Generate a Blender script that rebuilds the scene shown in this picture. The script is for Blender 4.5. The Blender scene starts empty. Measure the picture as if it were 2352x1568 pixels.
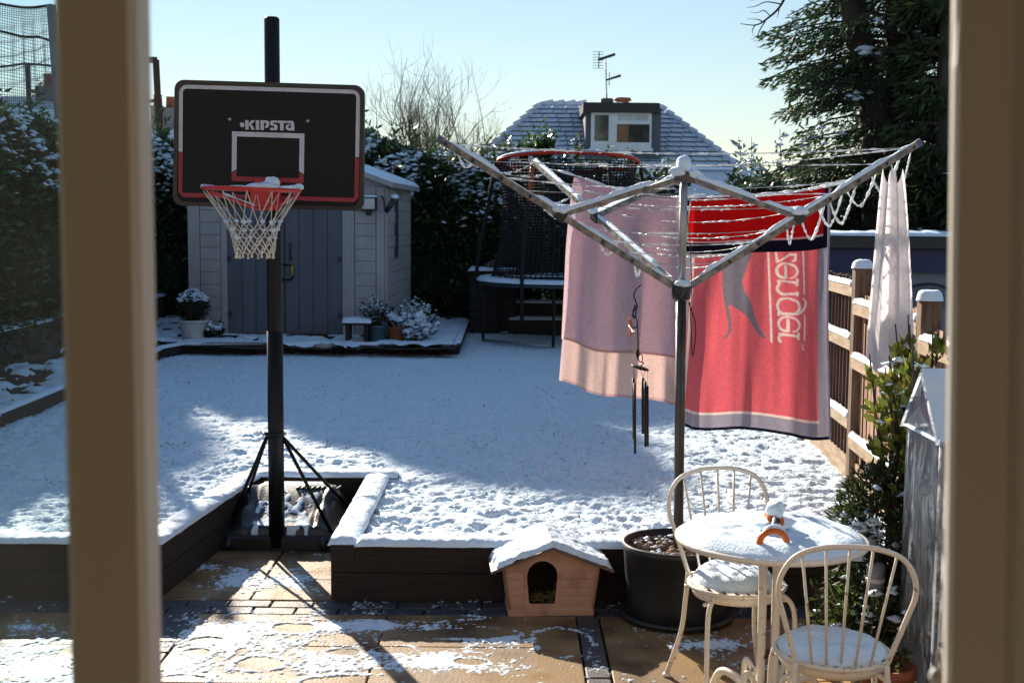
import bpy, math, random
import numpy as np

# ------------------------------------------------------------------ camera, sky, sun, exposure
SC = bpy.context.scene
COL = SC.collection
F, HC = 2900.0, 1.87                      # focal length in 2352-px units, eye height above the patio
PITCH, ROLL = math.atan((784 - 503) / F), math.radians(0.5)
FWD = np.array([0, math.cos(PITCH), -math.sin(PITCH)])
_up0 = np.array([0, math.sin(PITCH), math.cos(PITCH)]); _r0 = np.array([1.0, 0, 0])
RIGHT = _r0 * math.cos(ROLL) + _up0 * math.sin(ROLL)
UP = _up0 * math.cos(ROLL) - _r0 * math.sin(ROLL)
CAM = np.array([0, 0, HC])
cam_d = bpy.data.cameras.new('camera'); cam = bpy.data.objects.new('camera', cam_d); COL.objects.link(cam)
from mathutils import Matrix
cam.matrix_world = Matrix(((RIGHT[0], UP[0], -FWD[0], CAM[0]), (RIGHT[1], UP[1], -FWD[1], CAM[1]), (RIGHT[2], UP[2], -FWD[2], CAM[2]), (0, 0, 0, 1)))
cam_d.sensor_width = 36.0; cam_d.lens = 36.0 * F / 2352.0
cam_d.clip_start = 0.05; cam_d.clip_end = 3000
cam_d.dof.use_dof = True; cam_d.dof.focus_distance = 6.6; cam_d.dof.aperture_fstop = 7.0
SC.camera = cam

SUN_AZ, SUN_EL = math.radians(-24.0), math.radians(23.5)   # azimuth from +Y towards +X
SUN = np.array([math.sin(SUN_AZ) * math.cos(SUN_EL), math.cos(SUN_AZ) * math.cos(SUN_EL), math.sin(SUN_EL)])
world = bpy.data.worlds.new('World'); SC.world = world; world.use_nodes = True
wn = world.node_tree; wn.nodes.clear()
wo = wn.nodes.new('ShaderNodeOutputWorld'); wb = wn.nodes.new('ShaderNodeBackground'); ws = wn.nodes.new('ShaderNodeTexSky')
ws.sky_type = 'NISHITA'; ws.sun_disc = False; ws.sun_elevation = SUN_EL; ws.sun_rotation = SUN_AZ
ws.altitude = 100; ws.air_density = 1.25; ws.dust_density = 0.0; ws.ozone_density = 3.0
wb.inputs['Strength'].default_value = 0.080
wg = wn.nodes.new('ShaderNodeGamma'); wg.inputs[1].default_value = 0.8      # flattens the whole sky's range, lifting the zenith against the bright horizon
wn.links.new(ws.outputs[0], wg.inputs[0]); wn.links.new(wg.outputs[0], wb.inputs['Color']); wn.links.new(wb.outputs[0], wo.inputs['Surface'])
sl = bpy.data.lights.new('sun', 'SUN'); sl.energy = 5.0; sl.angle = math.radians(0.5); sl.color = (1.0, 0.86, 0.69)
so = bpy.data.objects.new('sun', sl); COL.objects.link(so); so.location = (-8, 20, 14)
from mathutils import Vector
so.rotation_euler = Vector(SUN).to_track_quat('Z', 'Y').to_euler()
SC.view_settings.view_transform = 'Standard'; SC.view_settings.look = 'None'; SC.view_settings.gamma = 1.0
SC.view_settings.exposure = 1.2
SC.render.engine = 'CYCLES'
SC.cycles.use_denoising = True
SC.cycles.max_bounces = 8; SC.cycles.transparent_max_bounces = 24; SC.cycles.diffuse_bounces = 4
SC.cycles.sample_clamp_indirect = 6.0
SC.cycles.caustics_reflective = False; SC.cycles.caustics_refractive = False

# ------------------------------------------------------------------ helpers
rng = np.random.default_rng(7); random.seed(7)
def ray(px, py): return RIGHT * (px - 1176) / F + UP * (784 - py) / F + FWD
def at(px, py, D): d = ray(px, py); return CAM + d * D / d[1]          # point on a sight line at depth D (m)
def onz(px, py, z): d = ray(px, py); return CAM + d * (z - HC) / d[2]   # point on a level plane
V = lambda *a: np.array(a, float)

_tab = rng.random((256, 256))
def vnoise(x, y):
    x = np.asarray(x, float); y = np.asarray(y, float)
    xi = np.floor(x).astype(int); yi = np.floor(y).astype(int); fx = x - xi; fy = y - yi
    fx = fx * fx * (3 - 2 * fx); fy = fy * fy * (3 - 2 * fy)
    a = _tab[xi & 255, yi & 255]; b = _tab[(xi + 1) & 255, yi & 255]; c = _tab[xi & 255, (yi + 1) & 255]; d = _tab[(xi + 1) & 255, (yi + 1) & 255]
    return (a * (1 - fx) + b * fx) * (1 - fy) + (c * (1 - fx) + d * fx) * fy
def fbm(x, y, o=4, g=0.5):
    s = 0; a = 1; t = 0
    for k in range(o):
        s = s + a * vnoise(np.asarray(x) * 2 ** k + 17.3 * k, np.asarray(y) * 2 ** k + 5.1 * k); t += a; a *= g
    return s / t
def sstep(a, b, x): t = np.clip((np.asarray(x, float) - a) / (b - a), 0, 1); return t * t * (3 - 2 * t)

def join(*gs):
    vs, fs, n = [], [], 0
    for v, f in gs:
        v = np.asarray(v, float); vs.append(v); fs += [tuple(int(i) + n for i in q) for q in f]; n += len(v)
    return np.concatenate(vs), fs
def box(x0, x1, y0, y1, z0, z1):
    v = np.array([(x, y, z) for z in (z0, z1) for y in (y0, y1) for x in (x0, x1)], float)
    return v, [(0, 2, 3, 1), (4, 5, 7, 6), (0, 1, 5, 4), (2, 6, 7, 3), (0, 4, 6, 2), (1, 3, 7, 5)]
def cbox(x0, x1, y0, y1, z0, z1, c=0.004):
    """box with chamfered upper and vertical edges"""
    def ring(dx, z): 
        k = c
        return [(x0 + dx + k, y0 + dx, z), (x1 - dx - k, y0 + dx, z), (x1 - dx, y0 + dx + k, z), (x1 - dx, y1 - dx - k, z), (x1 - dx - k, y1 - dx, z), (x0 + dx + k, y1 - dx, z), (x0 + dx, y1 - dx - k, z), (x0 + dx, y0 + dx + k, z)]
    rs = [ring(0, z0), ring(0, z1 - c), ring(c, z1)]
    v = np.array(sum(rs, []), float); f = []
    for r in range(2):
        for i in range(8): j = (i + 1) % 8; f.append((r * 8 + i, r * 8 + j, r * 8 + 8 + j, r * 8 + 8 + i))
    f.append(tuple(range(16, 24))); f.append(tuple(range(7, -1, -1)))
    return v, f
def beam(p, q, w, h, up=(0, 0, 1)):
    """box along p->q, w across, h along 'up'"""
    p = np.asarray(p, float); q = np.asarray(q, float); d = q - p; L = np.linalg.norm(d); d /= L
    s = np.cross(d, up); s /= np.linalg.norm(s); u = np.cross(s, d)
    v = np.array([p + d * a * L + s * b * w / 2 + u * c * h / 2 for a in (0, 1) for c in (-1, 1) for b in (-1, 1)])
    return v, [(0, 1, 3, 2), (4, 6, 7, 5), (0, 4, 5, 1), (2, 3, 7, 6), (0, 2, 6, 4), (1, 5, 7, 3)]
def tube(path, r, n=8, closed=False, cap=True):
    P = np.asarray(path, float); m = len(P); R = np.broadcast_to(np.asarray(r, float), (m,))
    T = np.zeros_like(P)
    if closed: T = np.roll(P, -1, 0) - np.roll(P, 1, 0)
    else: T[1:-1] = P[2:] - P[:-2]; T[0] = P[1] - P[0]; T[-1] = P[-1] - P[-2]
    T /= np.maximum(np.linalg.norm(T, axis=1), 1e-9)[:, None]
    a = V(0, 0, 1) if abs(T[0][2]) < 0.9 else V(1, 0, 0)
    N = np.cross(T[0], a); N /= np.linalg.norm(N); Ns = [N]
    for i in range(1, m):
        N = Ns[-1] - T[i] * np.dot(Ns[-1], T[i]); N /= max(np.linalg.norm(N), 1e-9); Ns.append(N)
    Ns = np.array(Ns); B = np.cross(T, Ns); ang = np.arange(n) * 2 * math.pi / n
    v = (P[:, None, :] + R[:, None, None] * (np.cos(ang)[None, :, None] * Ns[:, None, :] + np.sin(ang)[None, :, None] * B[:, None, :])).reshape(-1, 3)
    f = []
    for i in range(m if closed else m - 1):
        i2 = (i + 1) % m
        for k in range(n): k2 = (k + 1) % n; f.append((i * n + k, i * n + k2, i2 * n + k2, i2 * n + k))
    if cap and not closed: f.append(tuple(range(n - 1, -1, -1))); f.append(tuple(range((m - 1) * n, m * n)))
    return v, f
def smooth_path(pts, n=8):
    """Catmull-Rom through the points"""
    P = np.asarray(pts, float); P = np.vstack([2 * P[0] - P[1], P, 2 * P[-1] - P[-2]]); out = []
    for i in range(1, len(P) - 2):
        for k in range(n):
            t = k / n; a, b, c, d = P[i - 1:i + 3]
            out.append(0.5 * ((2 * b) + (-a + c) * t + (2 * a - 5 * b + 4 * c - d) * t * t + (-a + 3 * b - 3 * c + d) * t ** 3))
    out.append(P[-2]); return np.array(out)
def lathe(prof, c=(0, 0, 0), n=28, squash=1.0):
    c = np.asarray(c, float); ang = np.arange(n) * 2 * math.pi / n
    v = np.array([(c[0] + r * math.cos(a), c[1] + r * squash * math.sin(a), c[2] + z) for r, z in prof for a in ang]); f = []
    for i in range(len(prof) - 1):
        for k in range(n): k2 = (k + 1) % n; f.append((i * n + k, i * n + k2, i * n + n + k2, i * n + n + k))
    if prof[0][0] > 1e-6: f.append(tuple(range(n - 1, -1, -1)))
    if prof[-1][0] > 1e-6: f.append(tuple(range((len(prof) - 1) * n, len(prof) * n)))
    return v, f
def prism(poly, o, ax, ay, dv):
    """flat outline in (ax, ay) at o, extruded by dv"""
    o = np.asarray(o, float); ax = np.asarray(ax, float); ay = np.asarray(ay, float); dv = np.asarray(dv, float)
    b = np.array([o + ax * p[0] + ay * p[1] for p in poly]); n = len(b)
    f = [tuple(range(n)), tuple(range(2 * n - 1, n - 1, -1))] + [(i, i + n, (i + 1) % n + n, (i + 1) % n) for i in range(n)]
    return np.vstack([b, b + dv]), f
def rrect(w, h, r, k=5):
    pts = []
    for cx, cy, a0 in ((w / 2 - r, h / 2 - r, 0), (-w / 2 + r, h / 2 - r, 90), (-w / 2 + r, -h / 2 + r, 180), (w / 2 - r, -h / 2 + r, 270)):
        for i in range(k + 1): a = math.radians(a0 + 90 * i / k); pts.append((cx + r * math.cos(a), cy + r * math.sin(a)))
    return pts
def hgrid(xs, ys, Z, keep=None):
    X, Y = np.meshgrid(xs, ys); nx, ny = len(xs), len(ys)
    v = np.stack([X.ravel(), Y.ravel(), np.asarray(Z).ravel()], 1)
    i = (np.arange(ny - 1)[:, None] * nx + np.arange(nx - 1)[None, :]).ravel()
    f = np.stack([i, i + 1, i + nx + 1, i + nx], 1)
    if keep is not None: f = f[keep[:-1, :-1].ravel()]
    return v, f
def blob(c, r, seed=0, sub=2, flat=0.6, amp=0.25):
    """lumpy dome/pebble"""
    import bmesh
    bm = bmesh.new(); bmesh.ops.create_icosphere(bm, subdivisions=sub, radius=1.0)
    v = np.array([x.co[:] for x in bm.verts]); f = [tuple(q.index for q in p.verts) for p in bm.faces]; bm.free()
    n = fbm(v[:, 0] * 1.7 + seed * 3.1, v[:, 1] * 1.7 + v[:, 2] * 1.3 + seed, 2) - 0.5
    v = v * (1 + amp * 2 * n)[:, None]; r = np.broadcast_to(np.asarray(r, float), (3,))
    v = v * r * V(1, 1, flat); return v + np.asarray(c, float), f
_sb = [0]
def snow_bar(path, w, th, step=0.025, patch=0.0):
    """rounded bank of snow lying along a path (path = top surface centre line)"""
    P = np.asarray(path, float); seg = np.linalg.norm(np.diff(P, axis=0), axis=1); L = seg.sum(); n = max(4, int(L / step))
    s = np.linspace(0, L, n); cum = np.concatenate([[0], np.cumsum(seg)])
    C = np.stack([np.interp(s, cum, P[:, k]) for k in range(3)], 1)
    T = np.gradient(C, axis=0); T /= np.linalg.norm(T, axis=1)[:, None]
    S = np.cross(T, V(0, 0, 1)); S /= np.maximum(np.linalg.norm(S, axis=1), 1e-6)[:, None]; U = np.cross(S, T)
    _sb[0] += 1; q = _sb[0] * 7.7
    prof = [(-1, -0.15), (-0.98, .25), (-.85, .62), (-.55, .92), (-.2, 1.0), (.2, 1.0), (.55, .92), (.85, .62), (.98, .25), (1, -0.15)]
    v = []
    for j, (a, b) in enumerate(prof):
        e = fbm(s / 0.07 + q, np.full(n, a * 1.3 + q), 3); g = fbm(s / 0.10 + q + 40, np.full(n, a * 2.1 + q), 3)
        hh = th * (0.50 + 0.75 * g + 0.45 * (fbm(s / 0.022 + q, np.full(n, a * 3.7 + q), 2) - .5)) * b
        if patch > 0: hh = hh * np.clip((fbm(s / 0.13 + q, s * 0 + q, 3) - patch) * 6, -0.3, 1)
        end = np.minimum(1, np.minimum(s, L - s) / max(th, 0.01) + 0.15); hh = hh * (end if b > 0 else 1)
        v.append(C + S * (a * w / 2 * (0.93 + 0.16 * e))[:, None] + U * hh[:, None])
    m = len(prof); v = np.stack(v, 1).reshape(-1, 3)
    f = [(i * m + k, i * m + k + 1, i * m + m + k + 1, i * m + m + k) for i in range(n - 1) for k in range(m - 1)]
    f += [tuple(range(m - 1, -1, -1)), tuple(range((n - 1) * m, n * m))]
    return v, f
def snow_disc(c, r, th, seed=1.0, n=40, m=14, squash=1.0, rough=0.35):
    c = np.asarray(c, float); v = [c + V(0, 0, th)]; 
    for i in range(1, m + 1):
        t = i / m
        for k in range(n):
            a = 2 * math.pi * k / n; rr = r * t * (1 + 0.05 * (fbm(np.array(9 * math.cos(a) + seed + 9), np.array(9 * math.sin(a) + seed + 9), 3) - .6) * (t > .85))
            x, y = rr * math.cos(a), rr * math.sin(a) * squash
            e = max(0.0, 1 - t ** 7) if t < 1 else -0.15
            z = th * e * (1 - rough / 2 + rough * fbm(x / 0.05 + seed * 9, y / 0.05, 3))
            v.append(c + V(x, y, z))
    f = [(0, 1 + k, 1 + (k + 1) % n) for k in range(n)]
    for i in range(m - 1):
        for k in range(n): k2 = (k + 1) % n; f.append((1 + i * n + k, 1 + i * n + n + k, 1 + i * n + n + k2, 1 + i * n + k2))
    return np.array(v), f
def rot_z(g, a, c):
    v, f = g; c = np.asarray(c, float); ca, sa = math.cos(a), math.sin(a); d = np.asarray(v) - c
    return np.stack([d[:, 0] * ca - d[:, 1] * sa, d[:, 0] * sa + d[:, 1] * ca, d[:, 2]], 1) + c, f

def mesh(name, g, mats, smooth=False, cols=None):
    v, f = g; me = bpy.data.meshes.new(name); v = np.asarray(v, np.float32)
    if isinstance(f, np.ndarray):
        k = f.shape[1]; me.vertices.add(len(v)); me.vertices.foreach_set('co', v.ravel())
        me.loops.add(f.size); me.loops.foreach_set('vertex_index', f.astype(np.int32).ravel())
        me.polygons.add(len(f)); me.polygons.foreach_set('loop_start', np.arange(0, f.size, k, dtype=np.int32)); me.update(calc_edges=True)
    else: me.from_pydata(v.tolist(), [], f)
    if cols is not None:
        c = np.ones((len(v), 4), np.float32); c[:, :3] = cols
        at_ = me.color_attributes.new('Col', 'FLOAT_COLOR', 'POINT'); at_.data.foreach_set('color', c.ravel())
    for m in (mats if isinstance(mats, (list, tuple)) else [mats]): me.materials.append(m)
    if smooth: me.polygons.foreach_set('use_smooth', np.ones(len(me.polygons), bool))
    me.update(); return me
def link(name, me, parent=None, loc=(0, 0, 0)):
    o = bpy.data.objects.new(name, me); COL.objects.link(o); o.location = loc
    if parent is not None: o.parent = parent
    return o
BASE = {}
def tag(o, label=None, cat=None, group=None, kind=None):
    if label: o['label'] = label
    if cat: o['category'] = cat
    if group: o['group'] = group
    if kind: o['kind'] = kind
    return o
def thing(name, loc, label, cat, group=None):
    o = link(name, None, None, tuple(map(float, loc))); BASE[o.name] = np.asarray(loc, float); return tag(o, label, cat, group)
def root_of(o):
    while o.parent is not None: o = o.parent
    return o
def part(name, g, m, parent, smooth=False, cols=None, label=None):
    """geometry is given in world coordinates; stored relative to the thing's base"""
    b = BASE.get(root_of(parent).name, V(0, 0, 0))
    o = link(name, mesh(name, (np.asarray(g[0], float) - b, g[1]), m, smooth, cols), parent)
    if name in ('foliage', 'crown', 'netting', 'net', 'straw', 'branches', 'twigs', 'stems') or name == 'tile_edge' or (name == 'snow' and isinstance(g[1], np.ndarray)): o['kind'] = 'stuff'
    if label: o['label'] = label
    return o
def single(name, g, m, base, label, cat, group=None, smooth=False, cols=None):
    base = np.asarray(base, float); o = link(name, mesh(name, (np.asarray(g[0], float) - base, g[1]), m, smooth, cols), None, tuple(map(float, base)))
    BASE[o.name] = base; return tag(o, label, cat, group)
def struct(name, g, m, smooth=False, kind='structure', cols=None, label=None, parent=None):
    o = link(name, mesh(name, g, m, smooth, cols), parent)
    if parent is None: o['kind'] = kind; BASE[o.name] = V(0, 0, 0)
    if label: o['label'] = label
    return o

# ------------------------------------------------------------------ materials
def nt(name):
    m = bpy.data.materials.new(name); m.use_nodes = True; t = m.node_tree; t.nodes.clear(); return m, t
def N(t, k, **kw):
    n = t.nodes.new(k)
    for a, b in kw.items(): setattr(n, a, b)
    return n
def M(name, col, col2=None, scale=6.0, rough=0.6, rough2=None, bump=0.0, bscale=None, metal=0.0, spec=0.5, stretch=None, detail=5, contrast=(0.35, 0.65), attr=False, trans=0.0, coat=0.0, bdist=0.02, world=False, tgam=1.0):
    m, t = nt(name); L = t.links.new
    out = N(t, 'ShaderNodeOutputMaterial'); b = N(t, 'ShaderNodeBsdfPrincipled')
    tc = N(t, 'ShaderNodeTexCoord'); mp = N(t, 'ShaderNodeMapping'); L(tc.outputs['Object'] if not world else N(t, 'ShaderNodeNewGeometry').outputs['Position'], mp.inputs[0])
    if stretch: mp.inputs['Scale'].default_value = stretch
    n1 = N(t, 'ShaderNodeTexNoise'); n1.inputs['Scale'].default_value = scale; n1.inputs['Detail'].default_value = detail; L(mp.outputs[0], n1.inputs['Vector'])
    r = N(t, 'ShaderNodeValToRGB'); r.color_ramp.elements[0].position = contrast[0]; r.color_ramp.elements[1].position = contrast[1]
    c2 = col2 or tuple(x * 0.78 for x in col)
    r.color_ramp.elements[0].color = (*c2, 1); r.color_ramp.elements[1].color = (*col, 1); L(n1.outputs['Fac'], r.inputs[0]); csock = r.outputs[0]
    if attr:
        a = N(t, 'ShaderNodeAttribute', attribute_name='Col'); mx = N(t, 'ShaderNodeMixRGB', blend_type='MULTIPLY'); mx.inputs[0].default_value = 1
        L(a.outputs['Color'], mx.inputs[1]); L(csock, mx.inputs[2]); csock = mx.outputs[0]
    L(csock, b.inputs['Base Color']); b.inputs['Metallic'].default_value = metal; b.inputs['Specular IOR Level'].default_value = spec
    if coat: b.inputs['Coat Weight'].default_value = coat; b.inputs['Coat Roughness'].default_value = 0.15
    if rough2 is not None:
        mr = N(t, 'ShaderNodeMapRange'); mr.inputs['From Min'].default_value = 0.3; mr.inputs['From Max'].default_value = 0.7; mr.inputs['To Min'].default_value = rough; mr.inputs['To Max'].default_value = rough2
        L(n1.outputs['Fac'], mr.inputs['Value']); L(mr.outputs[0], b.inputs['Roughness'])
    else: b.inputs['Roughness'].default_value = rough
    if bump:
        n2 = N(t, 'ShaderNodeTexNoise'); n2.inputs['Scale'].default_value = bscale or scale * 4; n2.inputs['Detail'].default_value = 4; L(mp.outputs[0], n2.inputs['Vector'])
        bp = N(t, 'ShaderNodeBump'); bp.inputs['Strength'].default_value = bump; bp.inputs['Distance'].default_value = bdist; L(n2.outputs['Fac'], bp.inputs['Height']); L(bp.outputs[0], b.inputs['Normal'])
    sh = b.outputs[0]
    if trans:
        tr = N(t, 'ShaderNodeBsdfTranslucent'); gm = N(t, 'ShaderNodeGamma'); gm.inputs[1].default_value = tgam; L(csock, gm.inputs[0]); L(gm.outputs[0], tr.inputs['Color']); ms = N(t, 'ShaderNodeMixShader'); ms.inputs[0].default_value = trans
        L(sh, ms.inputs[1]); L(tr.outputs[0], ms.inputs[2]); sh = ms.outputs[0]
    L(sh, out.inputs['Surface']); return m

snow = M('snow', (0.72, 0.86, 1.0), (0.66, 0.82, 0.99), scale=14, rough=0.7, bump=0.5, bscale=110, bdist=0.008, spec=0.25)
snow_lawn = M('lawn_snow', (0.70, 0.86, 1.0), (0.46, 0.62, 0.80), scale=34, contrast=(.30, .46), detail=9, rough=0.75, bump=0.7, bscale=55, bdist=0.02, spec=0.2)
frost = M('frost', (0.88, 0.92, 0.96), (0.75, 0.82, 0.9), scale=40, rough=0.25, bump=0.6, bscale=160, bdist=0.006, spec=0.6, trans=0.35)
earth = M('soil', (0.055, 0.04, 0.03), (0.025, 0.02, 0.015), scale=9, rough=0.95, bump=1.0, bscale=30)
sleeper_m = M('stained_sleeper', (0.036, 0.019, 0.012), (0.008, 0.005, 0.004), scale=6, detail=10, contrast=(.38, .62), stretch=(.6, 4, 14), rough=0.6, rough2=0.85, bump=0.5, bscale=30)
endgrain_m = M('sleeper_end', (0.038, 0.024, 0.017), (0.018, 0.012, 0.009), scale=9, rough=0.8, bump=0.4, bscale=50)
slab_m = M('sandstone_slab', (0.30, 0.20, 0.10), (0.095, 0.056, 0.025), spec=.35, scale=3.1, rough=0.72, rough2=0.30, bump=0.35, bscale=70, bdist=0.006, contrast=(0.34, 0.62), detail=9, world=True)
brick_m = M('charcoal_block', (0.060, 0.062, 0.075), (0.035, 0.036, 0.045), scale=12, rough=0.45, rough2=0.7, bump=0.4, bscale=120, bdist=0.004, world=True)
mortar_m = M('dark_joint', (0.03, 0.026, 0.022), scale=20, rough=0.95)
black_plastic = M('black_plastic', (0.018, 0.020, 0.024), (0.010, 0.011, 0.013), scale=8, rough=0.35, bump=0.1, bscale=60)
black_metal = M('black_paint', (0.008, 0.009, 0.011), (0.005, 0.006, 0.007), scale=8, rough=0.42, bump=0.05, bscale=40, spec=.25)
board_m = M('backboard_black', (0.006, 0.008, 0.010), (0.004, 0.006, 0.008), scale=30, rough=0.5, bump=0.1, bscale=300, bdist=0.002, spec=.25)
base_m = M('grey_base_plastic', (0.035, 0.045, 0.055), (0.02, 0.026, 0.032), scale=6, rough=0.3, rough2=0.5, bump=0.1, bscale=40)
white_line = M('white_line', (0.55, 0.58, 0.66), (0.48, 0.5, 0.58), scale=20, rough=0.55)
red_line = M('red_line', (0.33, 0.025, 0.045), (0.25, 0.02, 0.035), scale=20, rough=0.5)
rim_red = M('rim_red', (0.62, 0.03, 0.025), (0.45, 0.02, 0.02), scale=14, rough=0.4)
cord_white = M('net_cord', (0.78, 0.76, 0.70), (0.6, 0.58, 0.52), scale=60, rough=0.6, trans=0.3)
steel = M('galvanised', (0.42, 0.43, 0.45), (0.28, 0.29, 0.31), scale=12, rough=0.38, rough2=0.55, metal=0.85)
alu = M('weathered_aluminium', (0.33, 0.30, 0.275), (0.085, 0.078, 0.07), scale=26, rough=0.5, rough2=0.75, metal=0.1, detail=9, bump=0.2, bscale=60, bdist=0.004)
pole_grey = M('pole_steel', (0.13, 0.125, 0.12), (0.07, 0.068, 0.066), scale=10, rough=0.38, metal=0.5)
cream_paint = M('cream_paint', (0.76, 0.71, 0.63), (0.30, 0.20, 0.12), scale=34, rough=0.35, rough2=0.5, bump=0.25, bscale=120, bdist=0.003, contrast=(.30, .37), detail=8)
rust = M('rusty_weld', (0.12, 0.05, 0.02), (0.05, 0.03, 0.02), scale=40, rough=0.8)
shed_wall_m = M('taupe_resin', (0.41, 0.40, 0.41), (0.31, 0.30, 0.31), detail=9, scale=3, rough=0.62, bump=0.25, bscale=70, bdist=0.004, stretch=(1, 1, .3))
shed_side_m = M('taupe_resin_block', (0.42, 0.41, 0.41), (0.36, 0.35, 0.35), scale=5, rough=0.6, bump=0.3, bscale=60, bdist=0.004)
shed_door_m = M('slate_resin', (0.115, 0.125, 0.155), (0.095, 0.105, 0.13), scale=4, rough=0.6, bump=0.3, bscale=60, bdist=0.004, stretch=(1, 1, .2))
groove_m = M('panel_groove', (0.05, 0.052, 0.06), scale=6, rough=0.8)
white_pot = M('white_pot', (0.62, 0.60, 0.60), (0.5, 0.48, 0.48), scale=10, rough=0.4)
terracotta = M('terracotta', (0.33, 0.10, 0.045), (0.24, 0.075, 0.035), scale=14, rough=0.75, bump=0.2, bscale=60)
teal_pot = M('glazed_teal_pot', (0.07, 0.13, 0.14), (0.04, 0.08, 0.09), scale=10, rough=0.2)
dark_wood = M('dark_wood', (0.030, 0.024, 0.019), (0.016, 0.013, 0.011), scale=5, stretch=(2, 2, 12), rough=0.8, bump=0.3, bscale=30)
fence_board_m = M('feather_edge_shaded', (0.15, 0.072, 0.043), (0.065, 0.031, 0.019), scale=4, stretch=(9, 9, 1), rough=0.75, bump=0.4, bscale=24, bdist=0.006, world=True)  # darker brown: shade on the far panels is put into the colour
fence_pale_m = M('feather_edge_sunlit', (0.36, 0.21, 0.125), (0.17, 0.07, 0.045), scale=3.4, stretch=(5, 5, 1), rough=0.75, bump=0.4, bscale=24, bdist=0.006, world=True)  # paler brown: sunlight on the near panels is put into the colour
fence_rail_m = M('pale_rail', (0.38, 0.28, 0.18), (0.22, 0.15, 0.09), scale=5, stretch=(3, 1, 6), rough=0.75, bump=0.3, bscale=30)
fence_post_m = M('timber_post', (0.19, 0.115, 0.068), (0.085, 0.05, 0.032), scale=4, stretch=(9, 9, 1), rough=0.75, bump=0.4, bscale=28)
stone_m = M('grey_stone', (0.12, 0.12, 0.12), (0.06, 0.06, 0.06), scale=9, rough=0.85, bump=0.5)
pebble_m = M('pebble', (0.36, 0.27, 0.22), (0.18, 0.13, 0.10), scale=12, rough=0.9, spec=.15)
pot_black = M('black_planter', (0.022, 0.022, 0.023), (0.012, 0.012, 0.012), scale=4, rough=0.42, rough2=0.6, bump=0.1, bscale=30)
cat_pink = M('faded_pink_plastic', (0.49, 0.28, 0.20), (0.30, 0.16, 0.11), detail=10, contrast=(.3, .5), scale=9, rough=0.55, bump=0.2, bscale=60, bdist=0.004)
cat_roof_m = M('brown_plastic_roof', (0.16, 0.10, 0.075), (0.09, 0.06, 0.05), scale=7, rough=0.55)
straw_m = M('straw', (0.45, 0.34, 0.14), (0.3, 0.2, 0.08), scale=30, rough=0.8)
orange_m = M('orange_plastic', (0.75, 0.19, 0.02), (0.55, 0.12, 0.02), scale=14, rough=0.35, trans=0.25)
bark = M('bark', (0.075, 0.06, 0.05), (0.03, 0.025, 0.02), scale=7, stretch=(3, 3, .6), rough=0.95, bump=0.8, bscale=16)
twig_m = M('bare_twig', (0.17, 0.125, 0.085), (0.10, 0.075, 0.05), scale=10, rough=0.85)
leaf_laurel = M('laurel_leaf', (1, 1, 1), (0.7, 0.75, 0.7), scale=3, rough=0.32, attr=True, trans=0.3, spec=0.6)
leaf_conifer = M('conifer_spray', (1, 1, 1), (0.55, 0.6, 0.55), scale=1.2, rough=0.6, attr=True, trans=0.25)
leaf_dull = M('dull_leaf', (1, 1, 1), (0.7, 0.7, 0.7), scale=5, rough=0.5, attr=True, trans=0.35)
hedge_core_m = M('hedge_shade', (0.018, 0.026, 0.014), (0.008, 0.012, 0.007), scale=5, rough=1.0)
netting_m = M('dark_netting', (0.008, 0.008, 0.010), scale=10, rough=0.8)
foam_grey = M('padded_pole', (0.20, 0.20, 0.22), (0.15, 0.15, 0.165), scale=5, rough=0.7)
tramp_red = M('red_sleeve', (0.62, 0.05, 0.02), (0.5, 0.035, 0.015), scale=8, rough=0.5, trans=0.2)
tramp_orange = M('orange_sleeve', (0.48, 0.10, 0.03), (0.36, 0.07, 0.02), scale=8, rough=0.5, trans=0.2)
tile_m = M('roof_tile', (0.15, 0.15, 0.17), (0.08, 0.08, 0.09), scale=2, rough=0.85, bump=0.3)
tile_snow_m = M('snowed_tile', (0.62, 0.68, 0.78), (0.10, 0.085, 0.08), scale=2.6, rough=0.85, contrast=(0.24, 0.36), detail=8, stretch=(1, 1, 2.5))
render_m = M('house_render', (0.55, 0.52, 0.48), scale=3, rough=0.9)
dormer_m = M('slate_cladding', (0.10, 0.115, 0.14), (0.075, 0.085, 0.105), scale=5, rough=0.7)
fascia_m = M('dark_fascia', (0.016, 0.018, 0.022), scale=6, rough=0.5)
upvc = M('white_upvc', (0.72, 0.74, 0.77), (0.66, 0.68, 0.71), scale=4, rough=0.4)
navy = M('navy_wall', (0.022, 0.034, 0.12), (0.016, 0.025, 0.085), scale=5, rough=0.6)
pale_blue = M('pale_blue_wall', (0.22, 0.25, 0.31), (0.18, 0.21, 0.26), scale=5, rough=0.7)
frame_m = M('beige_door_frame', (0.64, 0.60, 0.55), (0.62, 0.58, 0.53), scale=4, rough=0.45)
room_m = M('room_plaster', (0.76, 0.72, 0.66), (0.74, 0.70, 0.64), scale=2, rough=0.9)
floor_m = M('room_floorboards', (0.46, 0.38, 0.29), (0.38, 0.31, 0.23), scale=4, stretch=(1, 8, 1), rough=0.5)
housewall_m = M('house_brick', (0.20, 0.19, 0.19), (0.15, 0.14, 0.14), scale=9, rough=0.85, bump=0.3)
brass = M('brass', (0.45, 0.30, 0.06), scale=20, rough=0.35, metal=0.8)
yellow_tag = M('yellow_shackle', (0.45, 0.34, 0.02), scale=20, rough=0.5)
lamp_glass = M('floodlight_glass', (0.55, 0.58, 0.6), scale=8, rough=0.2)
chime_m = M('dark_bronze', (0.020, 0.016, 0.014), (0.012, 0.010, 0.009), scale=14, rough=0.4, metal=0.4)
petal_m = M('copper_petal', (0.42, 0.20, 0.16), (0.25, 0.10, 0.09), scale=20, rough=0.35, metal=0.3, trans=0.3)
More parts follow.
